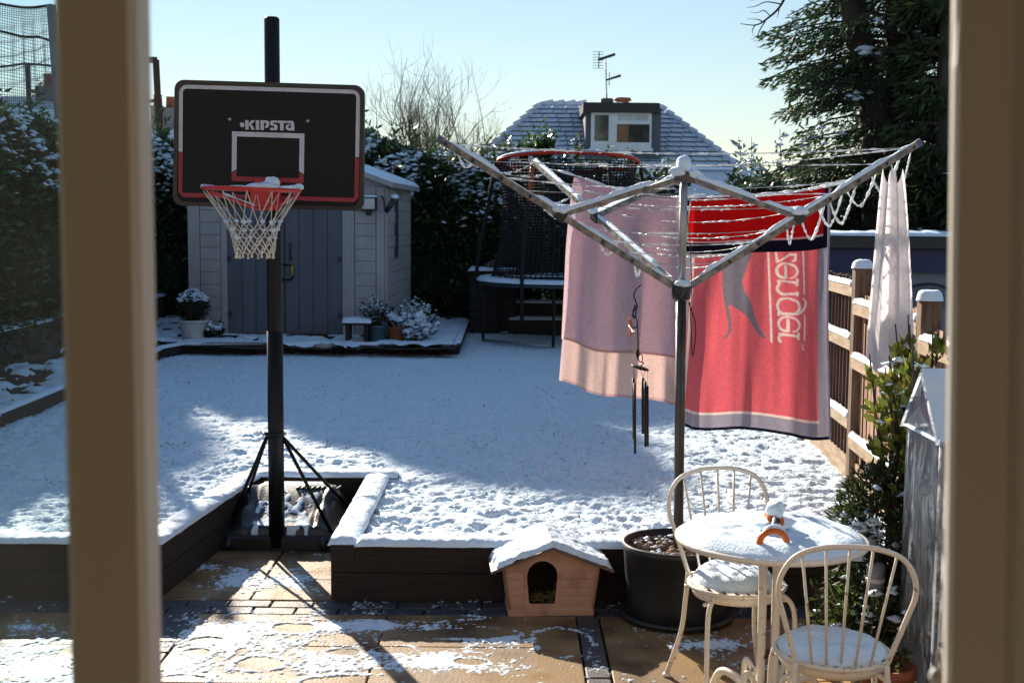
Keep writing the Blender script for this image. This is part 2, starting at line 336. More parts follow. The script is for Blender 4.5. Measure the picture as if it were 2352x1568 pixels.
terry = M('terry_cloth', (1, 1, 1), (0.90, 0.90, 0.90), scale=55, rough=0.95, attr=True, trans=0.52, bump=0.6, bscale=420, bdist=0.003, spec=0.1, contrast=(0.4, 0.6), tgam=1.2)
wood_plank_m = M('pale_plank', (0.46, 0.31, 0.16), (0.33, 0.21, 0.10), scale=5, stretch=(1, 9, 4), rough=0.7)
dark_glass = M('window_glass', (0.035, 0.035, 0.035), scale=3, rough=0.06, spec=0.8)
curtain_m = M('orange_curtain', (0.28, 0.15, 0.07), (0.2, 0.1, 0.05), scale=5, rough=0.8)
grey_feeder = M('grey_lantern', (0.25, 0.26, 0.28), scale=9, rough=0.4)

def glass_mat(name, tint, refl, haze, hazecol=(0.8, 0.8, 0.8)):
    m, t = nt(name); L = t.links.new; out = N(t, 'ShaderNodeOutputMaterial'); tr = N(t, 'ShaderNodeBsdfTransparent'); tr.inputs[0].default_value = (*tint, 1)
    gl = N(t, 'ShaderNodeBsdfGlossy'); gl.inputs['Roughness'].default_value = 0.02; fr = N(t, 'ShaderNodeFresnel'); fr.inputs[0].default_value = refl
    m1 = N(t, 'ShaderNodeMixShader'); L(fr.outputs[0], m1.inputs[0]); L(tr.outputs[0], m1.inputs[1]); L(gl.outputs[0], m1.inputs[2])
    df = N(t, 'ShaderNodeBsdfTranslucent'); df.inputs[0].default_value = (*hazecol, 1); m2 = N(t, 'ShaderNodeMixShader')
    tc = N(t, 'ShaderNodeTexCoord'); no = N(t, 'ShaderNodeTexNoise'); no.inputs['Scale'].default_value = 7; no.inputs['Detail'].default_value = 6; L(tc.outputs['Object'], no.inputs['Vector'])
    mr = N(t, 'ShaderNodeMapRange'); mr.inputs['From Min'].default_value = .35; mr.inputs['From Max'].default_value = .7; mr.inputs['To Min'].default_value = haze * .4; mr.inputs['To Max'].default_value = haze * 1.5; L(no.outputs['Fac'], mr.inputs['Value']); L(mr.outputs[0], m2.inputs[0])
    L(m1.outputs[0], m2.inputs[1]); L(df.outputs[0], m2.inputs[2]); L(m2.outputs[0], out.inputs['Surface']); return m
pane_m = glass_mat('door_glass', (0.90, 0.96, 0.96), 1.45, 0.003)
def film_mat():
    m, t = nt('pvc_film'); L = t.links.new; out = N(t, 'ShaderNodeOutputMaterial')
    tc = N(t, 'ShaderNodeTexCoord'); mp = N(t, 'ShaderNodeMapping'); mp.inputs['Scale'].default_value = (1, 1, .35); L(tc.outputs['Object'], mp.inputs[0])
    no = N(t, 'ShaderNodeTexNoise'); no.inputs['Scale'].default_value = 11; no.inputs['Detail'].default_value = 7; no.inputs['Distortion'].default_value = 1.2; L(mp.outputs[0], no.inputs['Vector'])
    bp = N(t, 'ShaderNodeBump'); bp.inputs['Strength'].default_value = 1.0; bp.inputs['Distance'].default_value = 0.04; L(no.outputs['Fac'], bp.inputs['Height'])
    tr = N(t, 'ShaderNodeBsdfTransparent'); tr.inputs[0].default_value = (.80, .84, .9, 1)
    tl = N(t, 'ShaderNodeBsdfTranslucent'); tl.inputs[0].default_value = (.80, .84, .92, 1); L(bp.outputs[0], tl.inputs['Normal'])
    gl = N(t, 'ShaderNodeBsdfGlossy'); gl.inputs['Roughness'].default_value = 0.16; gl.inputs['Color'].default_value = (.85, .88, .95, 1); L(bp.outputs[0], gl.inputs['Normal'])
    rp = N(t, 'ShaderNodeValToRGB'); rp.color_ramp.elements[0].position = .38; rp.color_ramp.elements[1].position = .62; rp.color_ramp.elements[0].color = (.45, .45, .45, 1); rp.color_ramp.elements[1].color = (.92, .92, .92, 1); L(no.outputs['Fac'], rp.inputs[0])
    a = N(t, 'ShaderNodeMixShader'); L(rp.outputs[0], a.inputs[0]); L(tr.outputs[0], a.inputs[1]); L(tl.outputs[0], a.inputs[2])
    b = N(t, 'ShaderNodeMixShader'); b.inputs[0].default_value = 0.3; L(a.outputs[0], b.inputs[1]); L(gl.outputs[0], b.inputs[2]); L(b.outputs[0], out.inputs['Surface']); return m
film_m = film_mat()

# ------------------------------------------------------------------ leaves
def leaves(P, Dn, size, aspect=0.4, cols=(0.05, 0.09, 0.03), var=0.4, fold=0.12, roll=None):
    """one folded diamond leaf per point: P base, Dn pointing direction"""
    n = len(P); P = np.asarray(P, float); Dn = np.asarray(Dn, float); Dn = Dn / np.maximum(np.linalg.norm(Dn, axis=1), 1e-6)[:, None]
    r = rng.normal(size=(n, 3)); S = np.cross(Dn, r); S /= np.maximum(np.linalg.norm(S, axis=1), 1e-6)[:, None]; U = np.cross(S, Dn)
    L = (np.broadcast_to(size, (n,)) * rng.uniform(0.6, 1.35, n))[:, None]; Wd = L * aspect / 2
    v = np.stack([P, P + Dn * L * .45 + S * Wd + U * L * fold, P + Dn * L, P + Dn * L * .45 - S * Wd + U * L * fold], 1).reshape(-1, 3)
    f = np.arange(4 * n).reshape(n, 4)
    c = np.broadcast_to(np.asarray(cols, float), (n, 3)) * np.exp(rng.normal(0, var, n))[:, None] * (1 + rng.normal(0, .10, (n, 3)))
    return (v, f), np.repeat(np.clip(c, 0, 1), 4, 0)
def njoin(*gcs):
    vs, fs, cs, n = [], [], [], 0
    for (v, f), c in gcs: vs.append(v); fs.append(f + n); cs.append(c); n += len(v)
    return (np.concatenate(vs), np.concatenate(fs)), np.concatenate(cs)
def snow_clumps(P, r, flat=0.45):
    """small lumps of lodged snow at the points"""
    n = len(P); R = (np.broadcast_to(r, (n,)) * rng.uniform(.5, 1.5, n))[:, None]
    base = np.array([(1, 0, 0), (.35, .9, .1), (-.75, .6, 0), (-.8, -.55, .05), (.3, -.95, 0), (.1, .05, 1), (0, 0, -.35)], float)
    q = base[None] + rng.normal(0, .22, (n, 7, 3)); a = rng.uniform(0, 6.28, n); ca, sa = np.cos(a)[:, None], np.sin(a)[:, None]
    x = q[:, :, 0] * ca * rng.uniform(.7, 1.5, (n, 1)) - q[:, :, 1] * sa; y = q[:, :, 0] * sa + q[:, :, 1] * ca
    v = np.stack([x, y, q[:, :, 2] * flat * 1.4], 2) * R[:, :, None] + np.asarray(P)[:, None, :]
    t = np.array([(k, (k + 1) % 5, 5) for k in range(5)] + [((k + 1) % 5, k, 6) for k in range(5)])
    f = (np.arange(n)[:, None, None] * 7 + t[None]).reshape(-1, 3); return v.reshape(-1, 3), f

# ------------------------------------------------------------------ ground, lawn, beds, patio
LZ = 0.255
struct('ground', hgrid(np.array([-900., -60, -6, 2.6, 60, 900]), np.array([-900., -40, 8, 20, 60, 900]), np.full((6, 6), -0.09)), M('frozen_ground', (0.34, 0.36, 0.38), (0.10, 0.095, 0.07), scale=1.2, rough=0.9), label='snow-dusted ground around the gardens')

xs = np.arange(-4.1, 2.5, 0.0165); ys = [6.13]
while ys[-1] < 21: ys.append(ys[-1] + 0.0165 * max(1, (ys[-1] / 7.2) ** 1.6))
ys = np.array(ys); X, Y = np.meshgrid(xs, ys)
lump = fbm(X / (.10 + .05 * vnoise(X / .9, Y / .9)), Y / .085, 4, .6); lump2 = fbm(X / .045 + 31, Y / .04 + 7, 3); wav = fbm(X / .8 + 3, Y / .8, 3)
near = 0.55 + 0.45 * (1 - sstep(8.5, 12.5, Y))
Z = LZ + 0.03 * (wav - .5) + near * (0.065 * (np.abs(lump - .5) * -1.3 + .12) + 0.040 * (lump2 - .5) + 0.045 * (lump - .5) + .035 * (wav - .5))
Z += 0.02 * np.exp(-((Y - 6.2) / .12) ** 2)
keep = ~(((X > -1.78 + .085 * (Y - 6.06)) & (X < -0.80) & (Y < 7.74)))
lawn = struct('lawn', hgrid(xs, ys, Z, keep), snow_lawn, smooth=True, label='snow-covered lawn raised behind the dark sleepers')
# blades poking through
n = 2600; gx = rng.uniform(-4, 2.1, n); gy = 6.3 + rng.gamma(1.6, 2.2, n); ok = (gy < 15) & ~((gx > -1.8) & (gx < -.7) & (gy < 7.9)) & (fbm(gx / .3, gy / .3, 3) > .56); gx, gy = gx[ok], gy[ok]
(g, c) = leaves(np.stack([gx, gy, np.full(len(gx), LZ - .012)], 1), np.stack([rng.normal(0, .9, len(gx)), rng.normal(0, .9, len(gx)), np.ones(len(gx)) * .75], 1), 0.038, .16, (.05, .07, .022), .4)
gr = struct('grass', g, leaf_dull, cols=c, kind='stuff', label='grass blades poking through the lawn snow')

def thaw_mat():
    m = snow.copy(); m.name = 'thawing_snow'; t = m.node_tree; L = t.links.new; out = [n for n in t.nodes if n.type == 'OUTPUT_MATERIAL'][0]; src = out.inputs['Surface'].links[0].from_socket
    a = N(t, 'ShaderNodeAttribute', attribute_name='Col'); tr = N(t, 'ShaderNodeBsdfTransparent'); mx = N(t, 'ShaderNodeMixShader'); L(a.outputs['Fac'], mx.inputs[0]); L(tr.outputs[0], mx.inputs[1]); L(src, mx.inputs[2]); L(mx.outputs[0], out.inputs['Surface']); return m
thaw_m = thaw_mat()               # thin snow turns to clear slush where it is thinnest
def patch_snow(name, x0, x1, y0, y1, step, hfun, label, keep=None):
    xs = np.arange(x0, x1, step); ys = np.arange(y0, y1, step); X, Y = np.meshgrid(xs, ys); Z = hfun(X, Y)
    if len(Z) > 2: return struct(name, hgrid(xs, ys, Z[0], Z[1]), thaw_m, smooth=True, kind='stuff', label=label, cols=np.repeat(Z[2].reshape(-1, 1), 3, 1))
    return struct(name, hgrid(xs, ys, Z[0], Z[1]), snow, smooth=True, kind='stuff', label=label)
# planting beds
soil_left = struct('planting_bed', hgrid(np.linspace(-5.2, -3.95, 40), np.linspace(6.2, 19, 200), LZ + .02 + .05 * fbm(*[a / .2 for a in np.meshgrid(np.linspace(-5.2, -3.95, 40), np.linspace(6.2, 19, 200))], 3)), earth, smooth=True, label='bare soil bed along the low wall')
soil_back = struct('planting_bed', hgrid(np.linspace(-5.2, -0.66, 110), np.linspace(14.6, 20, 100), LZ + .075 + .05 * fbm(*[a / .2 for a in np.meshgrid(np.linspace(-5.2, -0.66, 110), np.linspace(14.6, 20, 100))], 3)), earth, smooth=True, label='soil bed in front of the shed')
def h_left(X, Y): m = fbm(X / .22 + 9, Y / .2, 4) - (.60 - .12 * sstep(-4.6, -4.0, X)); return LZ + .062 + np.clip(m * .35, -.05, .035) + .01 * (fbm(X / .05, Y / .05, 2) - .5), m > -.08
patch_snow('snow', -5.15, -3.97, 6.2, 15.2, 0.03, h_left, 'patchy snow on the soil beside the low wall')
def h_back(X, Y): m = fbm(X / .25 + 2, Y / .2 + 8, 4) - (.47 - .05 * sstep(15.6, 15.0, Y) - .12 * sstep(-1.5, -1.1, X)); return LZ + .115 + np.clip(m * .35, -.05, .035) + .012 * (fbm(X / .05, Y / .05, 2) - .5), m > -.08
patch_snow('snow', -5.1, -0.68, 14.72, 19.9, 0.04, h_back, 'patchy snow on the soil in front of the shed')
kb = [V(-3.86, 6.2, 0), V(-3.88, 9.4, 0), V(-4.0, 14.2, 0), V(-3.86, 14.75, 0), V(-.66, 15.12, 0), V(-.69, 19.9, 0)]
k = thing('bed_edging', (-4, 14.5, LZ), 'dark timber edging capped with snow around the back flower bed', 'edging')
for i in range(len(kb) - 1):
    a, b = kb[i], kb[i + 1]; L = np.linalg.norm(b - a); m = max(1, int(round(L / 2.0)))
    for j in range(m):
        p = a + (b - a) * j / m; q = a + (b - a) * ((j + 1) / m - .006 / L * (j < m - 1)); dz = random.uniform(-.012, .012)
        part('edging_board', beam(p + V(0, 0, LZ + .04 + dz), q + V(0, 0, LZ + .04 + dz), .05, .17), dark_wood, k)
        part('snow', snow_bar([p + V(0, 0, LZ + .122 + dz), q + V(0, 0, LZ + .122 + dz)], .085, .030, .04), snow, k, True)

# patio
pt = struct('patio', box(-4.2, 2.2, 1.3, 7.72, -.30, -.042), mortar_m, label='sandstone patio edged with charcoal blocks')
slab_rows = [(5.825, 5.385), (5.378, 4.94), (4.933, 4.33), (4.323, 3.72), (3.713, 3.11), (3.10, 2.5), (2.49, 1.9), (1.89, 1.32)]
slab_cols = [(-4.15, -3.30), (-3.29, -2.5), (-2.49, -1.69), (-1.465, -.581), (-.573, .310), (.428, 1.30), (1.308, 2.15)]
meshes = {}
def slab(x0, x1, y0, y1):
    key = (round(x1 - x0, 2), round(y1 - y0, 2)); w, d = x1 - x0, y1 - y0
    if key not in meshes: meshes[key] = mesh('slab', cbox(-w / 2, w / 2, -d / 2, d / 2, -.04, 0, .004), slab_m)
    o = link('slab', meshes[key], pt, ((x0 + x1) / 2, (y0 + y1) / 2, random.uniform(-.002, .002))); return o
for a, b in slab_rows:
    for c0, c1 in slab_cols: slab(c0, c1, b, a)
for y0, y1 in ((6.05, 6.40), (6.408, 7.0), (7.008, 7.6)):
    for x0, x1 in ((-1.80, -1.28), (-1.272, -.86)): slab(x0, x1, y0, y1)
pb = {}
def pblock(x0, x1, y0, y1):
    w, d = x1 - x0 - .007, y1 - y0 - .007; key = (round(w, 3), round(d, 3))
    if key not in pb: pb[key] = mesh('paving_brick', cbox(-w / 2, w / 2, -d / 2, d / 2, -.05, 0, .005), brick_m)
    link('paving_brick', pb[key], pt, ((x0 + x1) / 2, (y0 + y1) / 2, random.uniform(-.003, .001)))
x = -4.1
while x < 2.1: pblock(x, x + .205, 5.832, 5.937); pblock(x + .07, x + .275, 5.937, 6.042); x += .205
y = 5.83
while y > 3.2: pblock(-1.685, -1.47, y - .135, y); y -= .135
y = 5.83
while y > 3.2: pblock(.316, .422, y - .2, y); y -= .2

# thawing snow on the slabs
spots = [(560, 1418, 42, 9), (677, 1442, 50, 12), (475, 1470, 36, 9), (452, 1497, 30, 9), (595, 1523, 58, 15), (790, 1498, 38, 9), (905, 1492, 42, 9), (1080, 1520, 42, 8), (420, 1562, 62, 14), (800, 1572, 110, 22), (1290, 1475, 60, 30), (1060, 1455, 120, 12), (900, 1418, 180, 8), (100, 1540, 60, 14), (40, 1470, 40, 12)]
blobs = [(520, 1450, 170, 40, .30), (640, 1490, 230, 50, .26), (760, 1440, 120, 14, .28), (900, 1436, 150, 10, .42), (1130, 1470, 100, 12, .38), (1050, 1525, 210, 32, .36), (590, 1330, 150, 35, .40), (470, 1300, 40, 10, .3), (720, 1530, 160, 25, .2), (1640, 1480, 85, 9, .50), (90, 1490, 110, 40, .38), (110, 1580, 130, 30, .3), (60, 1440, 60, 10, .3), (460, 1545, 120, 22, .15), (1500, 1900, 300, 60, .3)]
def grd(px, py, rx, ry):
    c = onz(px, py, 0); a = onz(px + rx, py, 0); b = onz(px, py + ry, 0); return c[0], c[1], abs(a[0] - c[0]), abs(b[1] - c[1])
spots_g = [grd(*s) for s in spots]; blobs_g = [grd(*b[:4]) + (b[4],) for b in blobs]
def h_patio(X, Y):
    wx = X + .05 * (fbm(X / .12, Y / .12, 3) - .5); wy = Y + .05 * (fbm(X / .12 + 50, Y / .12, 3) - .5)
    m = fbm(X / .16, Y / .20, 5, .6) * .75 - .60 + .34 * (fbm(X / .03, Y / .036, 2, .6) - .5) + .55 * (fbm(X / .013 + 3, Y / .016, 2, .6) - .5)
    for cx, cy, rx, ry, w in blobs_g: m = m + w * np.exp(-(((wx - cx) / rx) ** 2 + ((wy - cy) / ry) ** 2))
    rimh = 0
    for cx, cy, rx, ry in spots_g:
        d = np.sqrt(((wx - cx) / rx) ** 2 + ((wy - cy) / ry) ** 2); m = m - .9 * (1 - sstep(.78, 1.02, d)); rimh = rimh + .24 * np.exp(-((d - 1.16) / .11) ** 2)
    m = m + rimh
    gran = fbm(X / .018, Y / .018, 2) - .5
    return -.0015 + np.clip(m * .03, -.005, .0035) + .006 * gran * sstep(-.02, .10, m) + .0022 * sstep(-.12, .02, m), (m > -.11), .12 * sstep(-.11, -.04, m) + .85 * sstep(-.05, .16, m)
patch_snow('snow', -3.2, 1.4, 4.6, 7.0, 0.0065, h_patio, 'thin thawing snow patches on the sandstone slabs')

# ------------------------------------------------------------------ sleepers
sw = thing('sleeper_wall', (0, 6.1, 0), 'low dark sleeper wall with snow on top along the lawn', 'retaining wall')
def sleeper(p, q, z0, z1, th=.115, m=sleeper_m):
    p = V(*p, (z0 + z1) / 2); q = V(*q, (z0 + z1) / 2)
    part('sleeper', beam(p, q, th, z1 - z0 - .005), m, sw)
runs = [((-.763, 6.12), (.62, 6.12)), ((.625, 6.12), (2.05, 6.12)), ((-.822, 6.062), (-.822, 7.0)), ((-.822, 7.004), (-.822, 7.70)), ((-1.66, 7.76), (-.70, 7.76)),
        ((-1.775, 6.06), (-1.69, 6.95)), ((-1.689, 6.955), (-1.615, 7.70)), ((-4.1, 6.12), (-1.84, 6.12))]
for p, q in runs:
    for z0, z1 in ((-.04, .137), (.137, .278)): sleeper(p, q, z0, z1)
    L = math.hypot(q[0] - p[0], q[1] - p[1])
    part('snow', snow_bar([V(*p, .275), V(*q, .275)], .145, .034, .012), snow, sw, True)

# ------------------------------------------------------------------ low wall and hedges at the boundary
lw = thing('garden_wall', (-5.15, 12, LZ), 'low grey block wall topped with snow under the side hedge', 'wall')
yy = 6.0; i = 0
while yy < 18.5:
    part('wall_panel', cbox(-5.30, -5.15, yy + .005, yy + 1.2, LZ - .2, .70, .012), M('block_wall%d' % i, (0.10 + .03 * random.random(), .10, .10), (0.05, .05, .05), scale=2.5, rough=.9, bump=.4) if i < 4 else bpy.data.materials['block_wall%d' % (i % 4)], lw)
    part('snow', snow_bar([V(-5.22, yy, .70), V(-5.22, yy + 1.2, .70)], .2, .04, .05), snow, lw, True); yy += 1.205; i += 1

def hedge(name, x0, x1, y0, y1, z0, ztop, n, label, leaf=.11, col=(.066, .110, .042), faces='fl', snow_n=900, amp=.25, sprout=60, snow_r=.05):
    """leafy block: leaves in the outer skin, dark core, snow lodged on top; ztop(x,y)->height"""
    b = V((x0 + x1) / 2, (y0 + y1) / 2, z0); t = thing(name, b, label, 'hedge')
    xs = np.linspace(x0, x1, max(6, int((x1 - x0) / .25))); ys = np.linspace(y0, y1, max(6, int((y1 - y0) / .25))); X, Y = np.meshgrid(xs, ys)
    e = np.minimum.reduce([X - x0, x1 - X, Y - y0, y1 - Y]); Zc = z0 + (ztop(X, Y) - z0 - .28) * sstep(-.02, .12, e) ** .5
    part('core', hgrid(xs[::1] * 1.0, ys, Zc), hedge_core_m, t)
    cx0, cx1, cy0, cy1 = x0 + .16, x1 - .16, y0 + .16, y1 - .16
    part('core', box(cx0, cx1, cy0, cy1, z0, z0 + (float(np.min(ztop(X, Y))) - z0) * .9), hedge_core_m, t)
    ar = [(y1 - y0) * 2.4, (x1 - x0) * 2.4, (x1 - x0) * (y1 - y0) * 1.6, (y1 - y0) * .01]; pr = np.array(ar) / sum(ar); k = rng.choice(4, n, p=pr)
    px = rng.uniform(x0, x1, n); py = rng.uniform(y0, y1, n); zt = ztop(px, py); pz = z0 + (zt - z0) * rng.uniform(0, 1, n) ** .85
    dep = np.abs(rng.normal(0, .11, n)) - amp * (fbm(px / .6 + py / .6, pz / .6 + 4, 3) - .5)
    D = rng.normal(0, .55, (n, 3)); D[:, 2] += .15
    m = k == 0; px[m] = (x1 if 'r' in faces else x0) + (-1 if 'r' in faces else 1) * dep[m]; D[m, 0] += 1 if 'r' in faces else -1
    m = k == 1; py[m] = y0 + dep[m]; D[m, 1] -= 1
    m = k == 2; pz[m] = zt[m] - dep[m] * .8; D[m, 2] += .9
    P = np.stack([px, py, pz], 1); g, c = leaves(P, D, leaf, .42, col, .45)
    if sprout:
        gs = [(g, c)]
        for _ in range(sprout):
            sx, sy = rng.uniform(x0, x1), rng.uniform(y0, y1); h = rng.uniform(.15, .55); q = 16; tt = rng.uniform(0, 1, q)
            b0 = V(sx, sy, float(ztop(np.array(sx), np.array(sy))) - .1); lean = rng.normal(0, .12, 2)
            Q = b0 + np.stack([lean[0] * tt, lean[1] * tt, h * tt], 1); DD = rng.normal(0, 1, (q, 3)); DD[:, 2] = np.abs(DD[:, 2]) * .5 + .35; gs.append(leaves(Q, DD, leaf, .36, tuple(x * 1.35 for x in col), .3))
        g, c = njoin(*gs)
    part('foliage', g, leaf_laurel, t, cols=c)
    if snow_n:
        m = rng.choice(n, snow_n * 4, replace=True); Q = P[m]; top = (Q[:, 2] > ztop(Q[:, 0], Q[:, 1]) - .25 - .75 * rng.random(len(Q)) ** 1.5) & (fbm(Q[:, 0] / .35 + 7, Q[:, 1] / .35 + Q[:, 2] / .3, 3) > .47); kq = k[m][top][:snow_n]; Q = Q[top][:snow_n] + V(0, 0, .03) + np.stack([(kq == 0) * (.05 if 'r' in faces else -.05), (kq == 1) * -.06, kq * 0], 1)
        part('snow', snow_clumps(Q, snow_r), snow, t)
    return t
hedge('laurel_hedge', -6.3, -5.12, 6.5, 17.9, .35, lambda x, y: 2.85 + .35 * (fbm(np.asarray(x) / .8, np.asarray(y) / .8, 3) - .4), 30000, 'tall dark laurel hedge dusted with snow above the low side wall', faces='r', leaf=.10, snow_n=5200, sprout=90, snow_r=.042)
hedge('laurel_hedge', -6.2, 0.6, 18.6, 19.9, .3, lambda x, y: 2.80 + .16 * np.sin(np.asarray(x) * 1.9) + .5 * (fbm(np.asarray(x) / .7 + 4, np.asarray(y) / .7, 3) - .45), 34000, 'snow-topped laurel hedge behind the shed, between shed and trampoline', leaf=.11, snow_n=5600, sprout=120, snow_r=.046)
hedge('laurel_hedge', 0.6, 2.6, 19.0, 20.2, .3, lambda x, y: 2.45 + .5 * (fbm(np.asarray(x) / .7 + 14, np.asarray(y) / .7, 3) - .45), 9000, 'lower laurel hedge behind the trampoline below the dormer house', leaf=.11, snow_n=1500, sprout=26, snow_r=.038, col=(.045, .07, .022))

# ------------------------------------------------------------------ trees
def branch_tree(name, base, stems, label, r0=.035, group=None, mat=twig_m, levels=3, twig=7, cat='tree', upb=.55, seg=.5):
    t = thing(name, base, label, cat, group); gs = []
    def grow(p, d, L, r, lev):
        n = 5; pts = [np.array(p)]; d = np.array(d)
        for i in range(n):
            d = d + rng.normal(0, .10, 3) + V(0, 0, upb * .08); d /= np.linalg.norm(d); pts.append(pts[-1] + d * L / n)
        gs.append(tube(pts, np.linspace(r, r * .35, n + 1), 4 if lev else 5, cap=False))
        if lev < levels:
            for _ in range(twig if lev else twig + 2):
                i = rng.integers(1, n + 1); nd = d * .6 + rng.normal(0, .55, 3) + V(0, 0, upb * .5); nd /= np.linalg.norm(nd); grow(pts[i], nd, L * rng.uniform(.4, .72), r * .42, lev + 1)
    for (d, L, r) in stems: grow(base, d, L, r, 0)
    part('branches', join(*gs), mat, t); return t
b = at(975, 420, 21.0)
branch_tree('bare_shrub', b, [(V(rng.normal(0, .55), rng.normal(0, .3), 1), rng.uniform(.75, 1.35), .016) for _ in range(26)], 'leafless upright shrub with pale twigs beside the black backboard', levels=3, twig=4, upb=.8)
b = at(1090, 430, 22.0)
branch_tree('bare_shrub', b, [(V(rng.normal(0, .4), rng.normal(0, .3), 1), rng.uniform(.6, .95), .012) for _ in range(10)], 'sparse leafless shrub in front of the left hip of the dormer house roof', levels=3, twig=4)


def leafy_shrub(name, base, h, w, n, label, col, leaf=.06, snow_n=120, stems=9, cat='shrub', mat=leaf_laurel, aspect=.45, snow_r=.03, squash=1.0, upward=.4, group=None, tmin=.22, hmin=.6):
    t = thing(name, base, label, cat, group); base = np.asarray(base, float); gs = []; P = []; Dd = []
    for s in range(stems):
        a = rng.uniform(0, 6.28); sp = w * .5 * math.sqrt(rng.uniform(0.02, 1)); tip = base + V(math.cos(a) * sp, math.sin(a) * sp * squash, h * rng.uniform(hmin, 1.0) * (1 - .3 * (1 - hmin) / .4 * sp / (w * .5)))
        pts = smooth_path([base + V(rng.normal(0, .02), rng.normal(0, .02), 0), base * .55 + tip * .45 + V(*(rng.normal(0, .05 * w, 3))), tip], 6); gs.append(tube(pts, np.linspace(.008 + .006 * h, .003, len(pts)), 4, cap=False))
        k = max(3, n // stems); tt = rng.uniform(tmin, 1, k) ** .7; idx = (tt * (len(pts) - 1)).astype(int); Q = pts[idx] + rng.normal(0, .07 * w, (k, 3)) * (.4 + .6 * (1 - tt))[:, None]; P.append(Q)
        d = Q - (base + V(0, 0, h * .45)); d = d / np.maximum(np.linalg.norm(d, axis=1), .05)[:, None] + rng.normal(0, .6, (k, 3)); d[:, 2] += upward; Dd.append(d)
    P = np.concatenate(P); Dd = np.concatenate(Dd); g, c = leaves(P, Dd, leaf, aspect, col, .38)
    part('stems', join(*gs), bark, t); part('foliage', g, mat, t, cols=c)
    if snow_n:
        o = np.argsort(-P[:, 2] + rng.normal(0, h * .3, len(P)))[:snow_n]; part('snow', snow_clumps(P[o] + V(0, 0, leaf * .25), snow_r), snow, t)
    return t
# laurel sprouts that stand up in front of the dormer house
for (px, py, D, h, w, nn, lab) in ((1300, 470, 18.9, 1.25, .75, 420, 'upright laurel sprout left of the dormer window'), (1440, 480, 19.0, .95, .6, 260, 'short laurel sprout below the dormer window'), (1500, 480, 18.8, .92, .7, 300, 'snowy laurel sprout right of the dormer window'), (1150, 450, 19.0, .95, 1.6, 700, 'snowy laurel mass between backboard and dormer house'), (1010, 430, 18.9, .65, 1.5, 600, 'snowy laurel tops beside the backboard edge')):
    leafy_shrub('laurel_sprout', at(px, py, D), h, w, nn, lab, (.075, .10, .03), .10, snow_n=nn // 5, stems=9, snow_r=.04, group='laurel shoots above the back hedge')
leafy_shrub('holly_tree', at(1775, 640, 16.0), 2.35, 1.5, 2600, 'loose small-leaved evergreen at the edge of the conifer, beside the roof', (.05, .075, .022), .075, snow_n=420, stems=30, cat='tree', snow_r=.04)

def conifer(name, base, trunks, zlo, zhi, rmax, n_br, label, x_bias=0.0, col=(.020, .040, .020), card=.15, snow_n=500, per=70, droop=.35):
    t = thing(name, base, label, 'tree'); base = np.asarray(base, float); gs = []
    for tr in trunks: p = smooth_path(tr[0], 6); gs.append(tube(p, np.linspace(tr[1], tr[2], len(p)), 10))
    part('trunk', join(*gs), bark, t, True); P = []; Dd = []; br = []
    for i in range(n_br):
        z = rng.uniform(zlo, zhi); a = rng.uniform(0, 2 * math.pi)
        if abs(a - 1.5 * math.pi) < .75 and z > zlo + 1.1: a += 1.6
        R = rmax * (1 - .35 * (z - zlo) / (zhi - zlo)) * rng.uniform(.55, 1.05) * (.75 + .5 * fbm(np.array(a * 1.3), np.array(z * .9), 2))
        q = base + V(x_bias * rng.random(), 0, z); d = V(math.cos(a), math.sin(a) * .8, 0); m = 7; s = np.linspace(0, 1, m)[:, None]
        line = q + d * R * s + V(0, 0, 1) * (R * (.22 * s - droop * s * s)); br.append(tube(line, np.linspace(.02, .004, m), 3, cap=False))
        tt = rng.uniform(.12, 1, per) ** .75; side = np.cross(d, V(0, 0, 1)); w = rng.normal(0, 1, per) * .24 * R ** .5 * (1.15 - tt) + rng.normal(0, .03, per)
        Q = q + d * R * tt[:, None] + side * w[:, None] + V(0, 0, 1) * (R * (.22 * tt - droop * tt * tt) - .10 * np.abs(w) - np.abs(rng.normal(0, .05, per)))[:, None]
        P.append(Q); Dd.append(d[None] * .8 + side[None] * (w * 2.2)[:, None] + rng.normal(0, .32, (per, 3)) + V(0, 0, -.42))
    P = np.concatenate(P); Dd = np.concatenate(Dd); g, c = leaves(P, Dd, card, .24, col, .5, .05); part('branches', join(*br), bark, t); part('crown', g, leaf_conifer, t, cols=c)
    if snow_n:
        pick = np.where(fbm(P[:, 0] / .5 + 3, P[:, 2] / .35 + P[:, 1], 3) > .60)[0]; pick = rng.choice(pick, min(snow_n, len(pick)), replace=False); part('snow', snow_clumps(P[pick] + V(0, 0, .02), .06, .35), snow, t)
    return t
cb = at(2010, 640, 13.2); cb[2] = 0
conifer('conifer_tree', cb, [([at(2015, 700, 13.2) * V(1, 1, 0), at(2010, 300, 13.2), at(1975, 100, 13.2), at(1935, -120, 13.3), at(1900, -500, 13.4)], .16, .11), ([at(2060, 700, 13.4) * V(1, 1, 0), at(2062, 300, 13.4), at(2058, 0, 13.4), at(2060, -500, 13.4)], .14, .10)], 1.55, 6.6, 1.6, 400, 'big dark conifer with two trunks rising behind the fence', .25, snow_n=900, per=190, card=.085, col=(.042, .074, .034))
cb2 = at(2155, 640, 12.2); cb2[2] = 0
conifer('ivy_clad_tree', cb2, [([cb2, cb2 + V(.05, 0, 3), cb2 + V(-.02, 0, 7)], .16, .10)], 1.3, 7.0, .62, 260, 'ivy-covered evergreen trunk close to the right door frame', 0, col=(.034, .058, .018), card=.12, snow_n=60, per=150, droop=.25)
